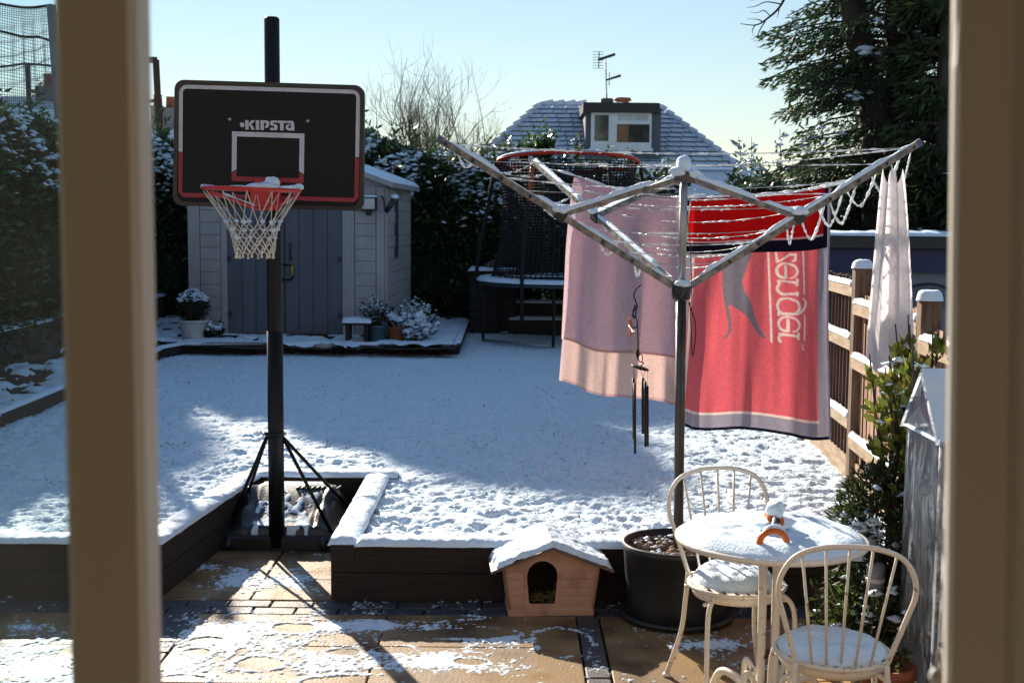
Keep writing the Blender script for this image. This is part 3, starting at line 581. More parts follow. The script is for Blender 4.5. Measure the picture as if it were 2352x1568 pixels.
hedge('evergreen_screen', 2.5, 6.6, 13.6, 14.6, 0, lambda x, y: 2.1 + .45 * (fbm(np.asarray(x) / .6, np.asarray(y) / .6, 3) - .45), 15000, 'dark evergreen screen under the conifer behind the navy garage', leaf=.10, col=(.016, .026, .012), snow_n=260, sprout=30, snow_r=.05)
# bare overhanging twig at the top
tw = at(1815, -60, 12.5)
t = thing('overhanging_branch', tw, 'bare twig hanging into the sky beside the conifer top', 'branch'); gs = []
mainp = smooth_path([at(1830, -70, 12.5), at(1795, 10, 12.5), at(1760, 45, 12.5), at(1735, 58, 12.5), at(1700, 55, 12.5)], 6); gs.append(tube(mainp, np.linspace(.016, .003, len(mainp)), 5, cap=False))
for ptsl in ([(1795, 10), (1760, 5), (1735, 15), (1715, 18)], [(1770, 38), (1755, 25), (1738, 30), (1722, 28)], [(1760, 45), (1745, 70), (1738, 85), (1725, 92)], [(1735, 58), (1728, 70), (1732, 85)], [(1790, 18), (1788, 30), (1785, 42)], [(1775, -20), (1745, -5), (1725, 2)], [(1750, 50), (1740, 45), (1716, 44)]):
    p = smooth_path([at(a, c, 12.5 + random.uniform(-.15, .15)) for a, c in ptsl], 4); gs.append(tube(p, np.linspace(.007, .002, len(p)), 4, cap=False))
part('twigs', join(*gs), bark, t)
# tall trees of the neighbouring plots whose crowns stand above the picture and shade the lawn
def shade_tree(loc, zlo, zhi, R, n, label, Ry=None):
    b = V(*loc); t = thing('tall_evergreen', b, label, 'tree', 'tall evergreens beyond the side hedge'); p = [b, b + V(.1, 0, zlo * .6), b + V(0, 0, zhi)]
    part('trunk', tube(smooth_path(p, 6), np.linspace(.17, .05, 13), 8), bark, t, True)
    u = rng.normal(size=(n, 3)); u /= np.linalg.norm(u, axis=1)[:, None]; rr = rng.random(n) ** .45
    P = u * rr[:, None]; k = fbm(P[:, 0] * 2.2 + 3, P[:, 2] * 2.2 + P[:, 1] * 1.7, 3) > .43; P = P[k]; u = u[k]
    Q = b + P * V(R, Ry or R, (zhi - zlo) / 2) + V(0, 0, (zhi + zlo) / 2); g, c = leaves(Q, u + rng.normal(0, .6, u.shape), .30, .5, (.03, .05, .02), .4); part('crown', g, leaf_conifer, t, cols=c); return t
def shade_for(target, D):          # foot of the sun ray through a lawn point
    k = (D - target[1]) / SUN[1]; return np.asarray(target, float) + SUN * k
for tgt, D, hz, R, n, lab in (((-0.55, 10.1, LZ), 27.0, 1.05, 1.10, 9000, 'tall evergreen standing far behind the left door post'),
                              ((0.25, 12.3, LZ), 40.0, 0.85, 1.2, 8000, 'tallest evergreen, farthest off behind the left door post'),
                              ((-2.2, 11.9, LZ), 30.0, 0.8, 1.0, 5000, 'slim tall evergreen beyond the hedge behind the left door post'),
                              ((-3.35, 9.9, LZ), 45.0, 1.0, 0.85, 3600, 'tall evergreen far beyond the side hedge behind the net'),):
    c = shade_for(tgt, D); shade_tree((c[0], c[1], 0), c[2] - hz, c[2] + hz, R, n, lab)

# ------------------------------------------------------------------ basketball hoop
PB = V(-1.317, 6.985, 0)
hp = thing('basketball_hoop', PB, 'portable basketball hoop with black backboard standing in the patio recess', 'basketball hoop')
ptop = at(624, 40, 6.99)
part('pole', tube([PB + V(0, 0, .02), PB * .5 + ptop * .5, ptop - V(0, 0, .01), ptop], [.042, .042, .042, .034], 20), black_metal, hp, True)
o_ = part('pole_sleeve', tube([PB + V(0, 0, .03), PB + (ptop - PB) * .42], .0445, 20), black_metal, hp, True)
# weighted base: moulded hump behind the pole
us = np.linspace(-1, 1, 61); vs = np.linspace(0, 1, 45); U, W = np.meshgrid(us, vs)
hw = .335 + .045 * sstep(.2, .75, W)
plate = sstep(.98, .52, np.abs(U)) * sstep(1.0, .88, W); rise = .125 + .135 * sstep(.02, .72, W)
hump = .10 * np.exp(-((np.abs(U) - .74) / .15) ** 2) * np.exp(-((W - .60) / .16) ** 2) + .07 * np.exp(-((np.abs(U) - .70) / .13) ** 2) * np.exp(-((W - .25) / .13) ** 2)
zb = .085 * sstep(1.0, .95, np.abs(U)) * sstep(1.0, .96, W) * sstep(0, .02, W) + (rise - .085) * plate * sstep(0, .05, W) + hump * .8
groove = -.012 * np.exp(-((np.abs(U) - .55) / .03) ** 2) * plate; zb = np.maximum(zb + groove, 0)
bv = np.stack([PB[0] + .01 + U * hw, 6.99 + W * .67, zb + .004], 2).reshape(-1, 3); _, bf = hgrid(us, vs, zb)
base = part('base', (bv, bf), base_m, hp, True)
part('base_front', cbox(PB[0] - .33, PB[0] + .35, 6.952, 7.0, .004, .085, .012), black_plastic, base)
for i in range(9):      # ribs of the filler grip
    part('rib', beam(V(PB[0] + .04 + i * .03, 7.40, .262), V(PB[0] + .06 + i * .03, 7.44, .270), .008, .012), base_m, base)
fm = fbm(bv[:, 0] / .04, bv[:, 1] / .05, 5, .65).reshape(zb.shape) - .58 + .30 * sstep(.45, .95, W) + .16 * np.exp(-((W - .22) / .2) ** 2) - .55 * sstep(.42, .62, np.abs(U)) - .35 * np.exp(-((W - .66) / .05) ** 2)
sv = bv.copy(); sv[:, 2] += np.clip(fm * .03, -.02, .004).ravel(); part('snow', (sv, bf[(fm[:-1, :-1].ravel() > -.12)]), snow, hp, True)
for s in (-1, 1):
    w = part('wheel', rot_z(tube([V(PB[0] + s * .27 - .02, 6.965, .04), V(PB[0] + s * .27 + .02, 6.965, .04)], .038, 16), 0, PB), black_plastic, hp, True)
cz = at(631, 995, 6.985)
part('collar', tube([cz - V(0, 0, .012), cz + V(0, 0, .012)], .053, 18), black_metal, hp, True)
for s in (-1, 1): part('bolt', tube([cz + V(s * .048, -.01, 0), cz + V(s * .066, -.012, 0)], .009, 8), steel, hp, True)
for (px, py, D) in ((535, 1185, 7.08), (560, 1160, 7.45), (764, 1228, 7.02), (808, 1172, 7.42)):
    e = at(px, py, D); st = cz + V(-.045 if px < 632 else .045, 0, -.02); part('brace', tube([st, e], .0105, 8), black_metal, hp, True)
# backboard, built flat in its own plane: a right, b up
BD = 6.35; Rb = math.radians(1.25); KB = 2900 / BD / 1.0
bc = at(618, 335, BD); bax = V(math.cos(Rb), 0, -math.sin(Rb)); bay = V(math.sin(Rb), 0, math.cos(Rb))
sc_ = (at(718, 335, BD)[0] - at(618, 335, BD)[0]) / 100.0
def bl(px, py):           # photograph position -> board plane coordinates (m)
    dx, dy = (px - 618) * sc_, -(py - 335) * sc_; r = math.radians(1.75); return (dx * math.cos(r) - dy * math.sin(r), dx * math.sin(r) + dy * math.cos(r))
out = [(a, b) for a, b in rrect(434 * sc_, 286 * sc_, .048, 6)]
nn = []
for a, b in out: nn.append((a * (1.0 if b > -.045 else 1.012), b))
bb = part('backboard', prism(nn, bc + V(0, .0, 0), bax, bay, V(0, .032, 0)), board_m, hp)
rim_o = [p for p in nn]; rim_i = [(a * .955, b * .935) for a, b in nn]
def ringprism(po, pi, o, dv):
    n = len(po); L = lambda P, d: np.array([o + bax * a + bay * b + d for a, b in P]); d = np.asarray(dv, float)
    v = np.vstack([L(po, d), L(pi, d), L(po, d * 0), L(pi, d * 0)]); f = []
    for i in range(n): j = (i + 1) % n; f += [(i, j, n + j, n + i), (i, 2 * n + i, 2 * n + j, j), (n + i, n + j, 3 * n + j, 3 * n + i)]
    return v, f
part('frame', ringprism(rim_o, rim_i, bc, V(0, -.008, 0)), black_plastic, bb)
FR = V(0, -.0025, 0)
def flat(poly, m, name, parent, d=.0025): return part(name, prism(poly, bc + V(0, -.0003, 0), bax, bay, V(0, -d, 0)), m, parent)
def strip(pts, w, m, name, parent):
    P = np.array(pts); n = len(P); T = np.gradient(P, axis=0); T /= np.linalg.norm(T, axis=1)[:, None]; Nn = np.stack([-T[:, 1], T[:, 0]], 1)
    return flat([tuple(p) for p in np.vstack([P + Nn * w / 2, (P - Nn * w / 2)[::-1]])], m, name, parent)
def arc(cx, cy, r, a0, a1, k=6): return [(cx + r * math.cos(math.radians(a0 + (a1 - a0) * i / k)), cy + r * math.sin(math.radians(a0 + (a1 - a0) * i / k))) for i in range(k + 1)]
hw_, ht_, hb_, rr_ = 203 * sc_, 128 * sc_, 118 * sc_, 14 * sc_; ys_ = -22 * sc_
strip([(-hw_, ys_)] + arc(-hw_ + rr_, ht_ - rr_, rr_, 180, 90) + arc(hw_ - rr_, ht_ - rr_, rr_, 90, 0) + [(hw_, ys_)], 9 * sc_, white_line, 'boundary_line', bb)
strip([(-hw_ - 0 * sc_, ys_ + 2 * sc_), (-hw_, ys_ - 6 * sc_), (-hw_, -hb_ + 6 * sc_), (-hw_ + 6 * sc_, -hb_), (hw_ - 6 * sc_, -hb_), (hw_, -hb_ + 6 * sc_), (hw_, ys_ - 6 * sc_), (hw_, ys_ + 2 * sc_)], 9.5 * sc_, red_line, 'boundary_line', bb)
x0, x1, y0, y1, w = -85 * sc_, 81 * sc_, -83 * sc_, 30 * sc_, 11 * sc_; ym = y0 + 27 * sc_
flat([(x0, ym - 6 * sc_), (x0, y1), (x1, y1), (x1, ym - 6 * sc_), (x1 - w, ym), (x1 - w, y1 - w), (x0 + w, y1 - w), (x0 + w, ym)], white_line, 'target_line', bb)
flat([(x0, ym - 8 * sc_), (x0 + w, ym - 2 * sc_), (x0 + w, y0 + w), (x1 - w, y0 + w), (x1 - w, ym - 2 * sc_), (x1, ym - 8 * sc_), (x1, y0), (x0, y0)], red_line, 'target_line', bb)
ZK = lambda zx, zy: bl((540 + zx / 8.71) * .98, (260 + zy / 8.71) * .98)
sl_ = lambda x, y: ZK(x, y + (x - 300) * .021)
K = {'K': [[(312, 197), (382, 197), (382, 265), (440, 197), (515, 197), (455, 268), (420, 262), (475, 320), (505, 388), (435, 388), (420, 335), (382, 290), (382, 388), (312, 388)]],
     'I': [[(528, 195), (598, 195), (598, 388), (528, 388)]],
     'P': [[(625, 195), (765, 195), (798, 220), (805, 265), (790, 320), (755, 345), (712, 348), (712, 310), (735, 300), (740, 270), (735, 240), (692, 240), (692, 388), (625, 388)]],
     'S': [[(965, 193), (850, 193), (822, 215), (820, 270), (845, 298), (905, 302), (905, 340), (815, 342), (815, 388), (940, 388), (968, 365), (972, 310), (955, 272), (885, 262), (885, 235), (965, 235)]],
     'T': [[(975, 193), (1148, 193), (1148, 240), (1095, 240), (1095, 388), (1022, 388), (1022, 240), (975, 240)]],
     'A': [[(1160, 193), (1275, 193), (1308, 225), (1315, 388), (1180, 388), (1143, 360), (1135, 310), (1155, 272), (1215, 255), (1215, 295), (1185, 305), (1190, 338), (1242, 340), (1242, 240), (1160, 240)]]}
for ch, polys in K.items():
    for p in polys: flat([sl_(*q) for q in p], white_line, 'letter', bb)
flat([sl_(250 + 50 * math.cos(a), 293 + 54 * math.sin(a)) for a in [math.radians(30 + 60 * i) for i in range(6)]], white_line, 'logo_hexagon', bb)
for px, py in ((529, 275), (708, 279)):
    a, b = bl(px, py); c = bc + bax * a + bay * b; part('bolt', tube([c + V(0, .001, 0), c + V(0, -.006, 0)], .0085, 10), steel, bb, True)
# arms from pole to board
for dz in (-.18, .14):
    for s in (-1, 1): part('arm', beam(bc + V(s * .05 - .0, .03, dz), V(PB[0] + s * .045, PB[1], bc[2] + dz - .12), .012, .04), black_metal, hp)
# rim
rc = at(578, 435, 5.96); rr = .222
ringp = [rc + V(rr * math.cos(a), rr * math.sin(a), -.012 * math.cos(a) * .5) for a in np.linspace(0, 2 * math.pi, 48, endpoint=False)]
rimo = part('rim', tube(ringp, .0095, 10, closed=True), rim_red, hp, True)
bx_ = bc + V(-.005, 0, 0); bz = rc[2]
part('bracket', join(cbox(bx_[0] - .055, bx_[0] + .055, 6.17, 6.345, bz - .075, bz + .005, .006), beam(V(bx_[0], 6.34, bz - .02), V(bx_[0], 6.353, bz - .02), .13, .15)), rim_red, rimo)
part('rim_support', tube(smooth_path([rc + V(-rr * .93, .06, -.012), rc + V(-.12, .17, -.05), V(bx_[0] - .03, 6.18, bz - .085), V(bx_[0] + .03, 6.18, bz - .085), rc + V(.12 + .0, .19, -.055), rc + V(rr * .95, .06, -.014)], 8), .0085, 8), rim_red, rimo, True)
part('bolt', tube([V(bx_[0] + .035, 6.172, bz - .05), V(bx_[0] + .035, 6.16, bz - .05)], .009, 8), steel, rimo, True)
nl = [(rr, -.01), (.128, -.155), (.108, -.195), (.101, -.232), (.096, -.268), (.088, -.303)]; q = 12; ng = []; fr_ = []
def node(l, k): r, z = nl[l]; a = 2 * math.pi * (k + .5 * (l % 2)) / q + .1; return rc + V(r * math.cos(a) + .0, r * math.sin(a), z) + V(0.012, .0, 0) * (-z / .3)
for l in range(5):
    for k in range(q):
        for kk in ((k, k - 1) if (l + 1) % 2 == 1 else (k, k + 1)):
            a, b = node(l, k), node(l + 1, kk); mid = (a + b) / 2 + (V(0, 0, -.006) if l else 0); ng.append(tube([a, mid, b], .0026 if l == 0 else .0034, 5, cap=False))
for k in range(q): ng.append(tube([node(5, k), node(5, k) + V(0, 0, -.02)], [.004, .006], 5))
part('net', join(*ng), cord_white, rimo)
part('snow', snow_clumps(np.array([node(l, k) + V(0, 0, .004) for l in (1, 1, 2, 3) for k in range(q) if rng.random() < .8]), .011, .8), snow, rimo)
seg = lambda a0, a1: [rc + V(rr * math.cos(a), rr * math.sin(a), .006) for a in np.linspace(math.radians(a0), math.radians(a1), 20)]
part('snow', snow_bar(seg(20, 165), .018, .018, .012, .35), snow, rimo, True); part('snow', snow_bar(seg(195, 345), .014, .010, .012, .48), snow, rimo, True); part('snow', snow_bar(seg(150, 200), .022, .016, .012), snow, rimo, True)
part('snow', blob(V(bx_[0] - .005, 6.24, bz + .02), (.075, .08, .03), 3, 3, .8, .4), snow, rimo, True); part('snow', blob(V(bx_[0] + .03, 6.26, bz + .045), (.035, .05, .03), 5, 3, .8, .5), snow, rimo, True)
part('snow', blob(rc + V(rr * .98, .02, .014), (.024, .024, .016), 8, 3, .9, .3), snow, rimo, True)
part('snow', snow_bar([rc + V(-.19, .10, -.012), rc + V(-.10, .175, -.045), V(bx_[0] - .03, 6.175, bz - .076)], .013, .012, .012, .42), snow, rimo, True)

# ------------------------------------------------------------------ shed
SF = 15.85; PHI = math.radians(-3.5); s0 = V(-4.09, SF + .08, .36); SWd = 2.50; SDp = 2.2
sx = V(math.cos(PHI), math.sin(PHI), 0); sy = V(-math.sin(PHI), math.cos(PHI), 0); sz = V(0, 0, 1)
sh = thing('shed', s0 + sx * 1.25 + sy * 1.1, 'taupe resin garden shed with slate double doors and snowy roof', 'shed')
def sbox(a0, a1, d0, d1, z0, z1, c=0):
    v, f = cbox(a0, a1, d0, d1, z0, z1, c) if c else box(a0, a1, d0, d1, z0, z1); return s0 + v[:, :1] * sx + v[:, 1:2] * sy + v[:, 2:] * sz, f
EZ, RZ = 1.93, 2.38                       # eave and ridge above the shed floor
front = [(0, 0), (SWd, 0), (SWd, EZ), (SWd / 2, RZ), (0, EZ)]
wl = part('wall', prism(front, s0 + sy * .03, sx, sz, sy * (SDp - .06)), shed_wall_m, sh)
part('plinth', sbox(-.08, SWd + .06, -.22, SDp, -.1, .035), dark_wood, sh)
dx0, dx1 = .51, 1.96; dz1 = 1.82
for i, (a, b) in enumerate(((dx0, (dx0 + dx1) / 2 - .006), ((dx0 + dx1) / 2 + .006, dx1))):
    d = part('door', sbox(a, b, -.012, .03, .05, dz1), shed_door_m, sh); m = 4; wd = (b - a) / m
    for j in range(m): part('door_plank', sbox(a + j * wd + .005, a + (j + 1) * wd - .005, -.026, -.012, .055, dz1 - .005, .003), shed_door_m, d)
    hx = b - .08 if i == 0 else a + .08
    for hz in (.25, .95, 1.62): part('hinge', sbox(a + .0, a + .05, -.034, -.026, hz, hz + .07) if i == 0 else sbox(b - .05, b, -.034, -.026, hz, hz + .07), groove_m, d)
    part('handle', tube(smooth_path([s0 + sx * hx + sy * -.03 + sz * .98, s0 + sx * hx + sy * -.07 + sz * 1.0, s0 + sx * hx + sy * -.07 + sz * 1.16, s0 + sx * hx + sy * -.03 + sz * 1.18], 5), .012, 8), black_plastic, d, True)
part('door_gap', sbox((dx0 + dx1) / 2 - .006, (dx0 + dx1) / 2 + .006, 0, .029, .05, dz1), groove_m, sh)
cxm = (dx0 + dx1) / 2; lock = part('lock_bar', tube(smooth_path([s0 + sx * (cxm - .1) + sy * -.06 + sz * .74, s0 + sx * (cxm - .1) + sy * -.06 + sz * .90, s0 + sx * (cxm + .1) + sy * -.06 + sz * .90, s0 + sx * (cxm + .1) + sy * -.06 + sz * .74, s0 + sx * (cxm - .1) + sy * -.06 + sz * .74], 4), .012, 6), black_metal, sh, True)
part('shackle', tube([s0 + sx * (cxm + .11) + sy * -.075 + sz * .90, s0 + sx * (cxm + .115) + sy * -.075 + sz * .78], .017, 8), yellow_tag, lock, True)
part('padlock', sbox(cxm - .05, cxm - .005, -.08, -.05, .60, .68, .006), brass, lock)
for a0, a1 in ((.0, .155), (.155, .42), (.42, .51), (1.96, 2.12), (2.12, 2.39), (2.39, 2.5)):      # front cladding
    if a1 - a0 > .25:
        for r in range(12): part('panel', sbox(a0 + .004, a1 - .004, -.005, .03, .045 + r * .155, .045 + (r + 1) * .155 - .006, .004), shed_wall_m, sh)
    else: part('panel', sbox(a0 + .003, a1 - .003, -.012, .03, .04, EZ - .04, .004), shed_wall_m, sh)
ms = mesh('side_block', cbox(-.0, .014, .006, .44, .004, .155, .006), shed_side_m)
def sidepart(name, a, d0, d1, z0, z1, m, par): return part(name, sbox(SWd, SWd + a, d0, d1, z0, z1, .005), m, par)
for r in range(12):
    off = .0 if r % 2 else .22; d = -off + .02
    while d < SDp - .05:
        e0, e1 = max(d, .03), min(d + .44, SDp - .03)
        if e1 - e0 > .05 and not (r >= 6 and .7 < (e0 + e1) / 2 < 1.2): sidepart('side_block', .016, e0 + .004, e1 - .004, .05 + r * .155, .05 + (r + 1) * .155 - .007, shed_side_m, sh)
        d += .44
sidepart('side_strip', .024, .74, .96, 1.0, 1.82, groove_m, sh)
sidepart('corner_trim', .03, -.0, .03, .03, EZ - .05, shed_wall_m, sh)
for s in (-1, 1):
    a = SWd / 2; e = -.12 if s < 0 else SWd + .12; ez_ = EZ - .12 * (RZ - EZ) / (SWd / 2)
    rp = [s0 + sx * a + sz * (RZ + .05), s0 + sx * e + sz * (ez_ + .05)]
    v = np.array([rp[0] - sy * .14, rp[1] - sy * .14, rp[1] + sy * (SDp + .12), rp[0] + sy * (SDp + .12)]); v = np.vstack([v, v - V(0, 0, .055)])
    rf = part('roof', (v, [(0, 1, 2, 3), (7, 6, 5, 4), (0, 4, 5, 1), (1, 5, 6, 2), (2, 6, 7, 3), (3, 7, 4, 0)]), shed_wall_m, sh)
    m1, m2 = 28, 40; U, W = np.meshgrid(np.linspace(0, 1, m1), np.linspace(0, 1, m2)); tp = rp[0] * 1; Pp = tp + (rp[1] - rp[0]) * U[..., None] - sy * .145 + sy * (SDp + .265) * W[..., None]
    ed = np.minimum.reduce([U * 1.0 + .6, (1 - U), W * 1.6, (1 - W) * 1.6]); Pp[..., 2] += .004 + .05 * sstep(-.004, .03, ed) * (.75 + .5 * fbm(Pp[..., 0] / .12, Pp[..., 1] / .12, 3))
    _, ff = hgrid(np.arange(m1), np.arange(m2), U); part('snow', (Pp.reshape(-1, 3), ff), snow, rf, True)
fl = thing('security_light', s0 + sx * 2.30 - sy * .1 + sz * 1.62, 'black floodlight with snow on top fixed to the shed wall', 'floodlight')
part('housing', sbox(2.20, 2.41, -.10, -.025, 1.60, 1.77, .008), black_plastic, fl); part('lens', sbox(2.222, 2.388, -.104, -.099, 1.62, 1.745), lamp_glass, fl)
part('sensor', tube([s0 + sx * 2.31 - sy * .06 + sz * 1.60, s0 + sx * 2.31 - sy * .08 + sz * 1.55], [.03, .036], 12), black_plastic, fl, True); part('bracket', sbox(2.28, 2.33, -.03, -.013, 1.64, 1.72), black_plastic, fl)
part('snow', snow_bar([s0 + sx * 2.20 - sy * .06 + sz * 1.768, s0 + sx * 2.41 - sy * .06 + sz * 1.768], .075, .03, .015), snow, fl, True)
sc2 = thing('security_camera', s0 + sx * 2.56 - sy * .06 + sz * 1.6, 'small dark camera on an arm at the shed corner', 'camera')
part('arm', tube(smooth_path([s0 + sx * 2.45 + sz * 1.78, s0 + sx * 2.50 - sy * .10 + sz * 1.74, s0 + sx * 2.52 - sy * .10 + sz * 1.60], 5), .01, 6), black_plastic, sc2, True)
part('body', tube([s0 + sx * 2.53 - sy * .12 + sz * 1.58, s0 + sx * 2.64 - sy * .12 + sz * 1.74], [.028, .042], 12), black_plastic, sc2, True)
part('snow', blob(s0 + sx * 2.645 - sy * .12 + sz * 1.77, (.05, .05, .04), 4, 2, .8), snow, sc2, True)

# ------------------------------------------------------------------ pots by the shed
def pot(c, r, h, m, par, lip=.02, name='pot', taper=.72): return part(name, lathe([(r * taper, 0), (r * (taper + .12), h * .25), (r * .97, h * .86), (r, h * .88), (r + lip, h * .89), (r + lip, h), (r - .01, h), (r - .02, h * .88), (0.001, h * .86)], c, 28), m, par, True)
BZ = LZ + .10
def ball_plant(c, R, n, col, par, leaf=.03, sn=160, snr=.03, mat=leaf_dull):
    u = rng.normal(size=(n, 3)); u /= np.linalg.norm(u, axis=1)[:, None]; P = c + u * R * (rng.uniform(.75, 1.03, n))[:, None]; g, cc = leaves(P, u + rng.normal(0, .5, (n, 3)), leaf, .5, col, .4)
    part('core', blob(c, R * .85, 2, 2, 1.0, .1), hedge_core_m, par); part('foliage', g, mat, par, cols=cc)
    k = P[(u[:, 2] > .35 + .3 * (fbm(P[:, 0] / .1, P[:, 1] / .1, 2) - .5))]; k = k[rng.choice(len(k), min(len(k), sn), replace=False)]; part('snow', snow_clumps(k + V(0, 0, .01), snr), snow, par)
c = at(445, 778, 15.35); c[2] = BZ
t = thing('potted_topiary', c, 'snow-capped ball topiary in a white pot left of the shed doors', 'potted plant'); pot(c, .165, .26, white_pot, t, .02); ball_plant(c + V(.0, 0, .43), .19, 1500, (.03, .045, .018), t)
part('soil', lathe([(.14, .225), (.001, .235)], c, 16), earth, t)
c = at(497, 770, 15.45); c[2] = BZ
t = leafy_shrub('potted_shrub', c, .28, .36, 260, 'low snowy evergreen beside the white pot', (.035, .05, .02), .07, 60, 9, 'plant', snow_r=.035)
c = at(822, 785, 15.25); c[2] = BZ - .02
t = thing('wooden_stool', c, 'small square dark stool with a thick snow slab in front of the shed', 'stool')
part('seat', cbox(c[0] - .17, c[0] + .17, c[1] - .15, c[1] + .15, c[2] + .25, c[2] + .285, .006), dark_wood, t)
for a in (-.11, .11):
    part('leg', box(c[0] + a - .025, c[0] + a + .025, c[1] - .12, c[1] + .12, c[2], c[2] + .25), dark_wood, t)
v, f = snow_disc(c + V(0, 0, .284), .19, .05, 4, 32, 10); part('snow', (np.stack([c[0] + np.clip((v[:, 0] - c[0]) * 1.25, -.175, .175), c[1] + np.clip((v[:, 1] - c[1]) * 1.25, -.155, .155), v[:, 2]], 1), f), snow, t, True)
c = at(866, 786, 15.3); c[2] = BZ - .02
t = leafy_shrub('potted_shrub', c + V(0, 0, .22), .42, .46, 900, 'rounded grey-green shrub in a teal glazed pot by the shed corner', (.05, .06, .04), .035, 170, 26, 'potted plant', snow_r=.018, mat=leaf_dull); t.location[2] -= 0; pot(c, .12, .24, teal_pot, t, .012)
c = at(913, 786, 15.4); c[2] = BZ - .02
t = leafy_shrub('potted_shrub', c + V(0, 0, .18), .26, .36, 420, 'snowy plant in a terracotta pot right of the teal pot', (.04, .055, .03), .05, 170, 12, 'potted plant', snow_r=.03); pot(c, .125, .22, terracotta, t, .014)
c = at(955, 770, 15.9); c[2] = BZ - .02
leafy_shrub('lavender_shrub', c, .62, .62, 900, 'pale twiggy shrub rising by the shed side wall', (.09, .10, .075), .045, 240, 30, 'shrub', snow_r=.022, mat=leaf_dull, aspect=.2)
c = at(958, 785, 15.35); c[2] = BZ - .02
leafy_shrub('low_shrub', c, .42, .55, 650, 'low dark shrub loaded with snow at the end of the bed', (.03, .045, .02), .06, 330, 16, 'shrub', snow_r=.042)

# ------------------------------------------------------------------ trampoline
TC = V(.72, 16.9, LZ)
tr = thing('trampoline', TC, 'dark netted trampoline with red top rim standing behind the towels', 'trampoline')
TR, TZ, TT = 1.17, .80, 2.62 - LZ
circ = lambda r, z, n=48, c=TC, a0=0: [c + V(r * math.cos(a0 + 2 * math.pi * i / n), r * math.sin(a0 + 2 * math.pi * i / n), z) for i in range(n)]
part('frame_ring', tube(circ(TR, TZ - .03), .021, 8, closed=True), pole_grey, tr, True)
part('mat', lathe([(TR - .22, TZ - .02), (.001, TZ - .03)], TC, 40), black_plastic, tr)
part('pad', lathe([(TR - .25, TZ), (TR - .05, TZ + .012), (TR + .02, TZ - .01), (TR + .02, TZ - .05)], TC, 48), M('navy_pad', (.02, .03, .05), scale=5, rough=.6), tr, True)
sp_ = [TC + V((TR - .09) * math.cos(a), (TR - .09) * math.sin(a), TZ + .01) for a in np.linspace(math.radians(150), math.radians(285), 60)]; part('snow', snow_bar(sp_, .24, .05, .03), snow, tr, True)
sp_ = [TC + V((TR - .09) * math.cos(a), (TR - .09) * math.sin(a), TZ + .01) for a in np.linspace(math.radians(20), math.radians(140), 40)]; part('snow', snow_bar(sp_, .22, .04, .04), snow, tr, True)
for k in range(6):
    a = math.radians(200 + 60 * k); x_, y_ = math.cos(a), math.sin(a)
    part('leg', tube(smooth_path([TC + V(TR * x_, TR * y_, TZ - .04), TC + V(TR * x_ * 1.0, TR * y_, .1), TC + V(TR * x_, TR * y_, .02)], 4), .02, 8), black_metal, tr, True)
for k in range(3):
    a = math.radians(200 + 120 * k); b2 = a + math.radians(60); part('foot_bar', tube([TC + V(TR * math.cos(a), TR * math.sin(a), .03), TC + V(TR * math.cos(b2), TR * math.sin(b2), .03)], .02, 6), steel, tr, True)
RT = .93
part('top_ring', tube([p - V(0, 0, .09 * (p[1] - TC[1]) / RT) for p in circ(RT, TT)], .026, 8, closed=True), tramp_red, tr, True)
part('snow', snow_bar([p - V(0, 0, .09 * (p[1] - TC[1]) / RT) for p in circ(RT, TT + .024, 48)[3:46]], .04, .02, .03, .36), snow, tr, True)
for k in range(6):
    a = math.radians(240 + 60 * k); x_, y_ = math.cos(a), math.sin(a)
    lo, mi, hi = TC + V(TR * 1.02 * x_, TR * 1.02 * y_, .35), TC + V(TR * 1.02 * x_, TR * 1.02 * y_, TZ + .2), TC + V(RT * 1.03 * x_, RT * 1.03 * y_, TT - .02); kn = mi + (hi - mi) * .62
    part('net_post', tube(smooth_path([lo, mi, kn], 6), .026, 8), netting_m, tr, True); part('net_post', tube([kn, hi], .026, 8), tramp_orange if k == 0 else netting_m, tr, True)
ng = []; nk = 84; nz = 40
V0 = []; 
for j in range(nz + 1):
    t_ = j / nz; r_ = (TR - .16) * (1 - t_) + (RT - .02) * t_ - .10 * math.sin(math.pi * t_); z_ = TZ + (TT - TZ) * t_
    V0.append([TC + V(r_ * math.cos(2 * math.pi * i / nk), r_ * math.sin(2 * math.pi * i / nk), z_) for i in range(nk)])
for i in range(nk): ng.append(tube([V0[j][i] for j in range(0, nz + 1, 5)], .008, 3, cap=False))
for j in range(nz + 1): ng.append(tube(V0[j], .008, 3, closed=True))
part('net', join(*ng), netting_m, tr)
for i_, j_ in ((5, 8),): pass

# slatted dark composter behind the trampoline
c = V(-.24, 18.0, LZ); t = thing('compost_bin', c, 'dark slatted compost bin with snow on its lid beside the trampoline', 'compost bin')
for r in range(8): part('slat', cbox(c[0] - .36, c[0] + .30, c[1] - .30, c[1] + .30, c[2] + .02 + r * .105, c[2] + .02 + r * .105 + .085, .006), dark_wood, t)
part('core', box(c[0] - .33, c[0] + .27, c[1] - .27, c[1] + .27, c[2], c[2] + .85), groove_m, t)
ld = part('lid', cbox(c[0] - .40, c[0] + .34, c[1] - .34, c[1] + .34, c[2] + .86, c[2] + .89, .006), dark_wood, t); part('snow', snow_bar([c + V(-.39, 0, .885), c + V(.33, 0, .885)], .66, .055, .03), snow, t, True)
single('stone', blob(c + V(-.02, -.12, .97), (.12, .10, .09), 6, 2, .8, .3), stone_m, c + V(-.02, -.12, .90), 'grey stone weighing down the compost bin lid', 'stone', smooth=True)
c = at(1240, 790, 17.6); c[2] = LZ; t = thing('timber_planter', c, 'low dark two-step timber planter with snow under the trampoline', 'planter')
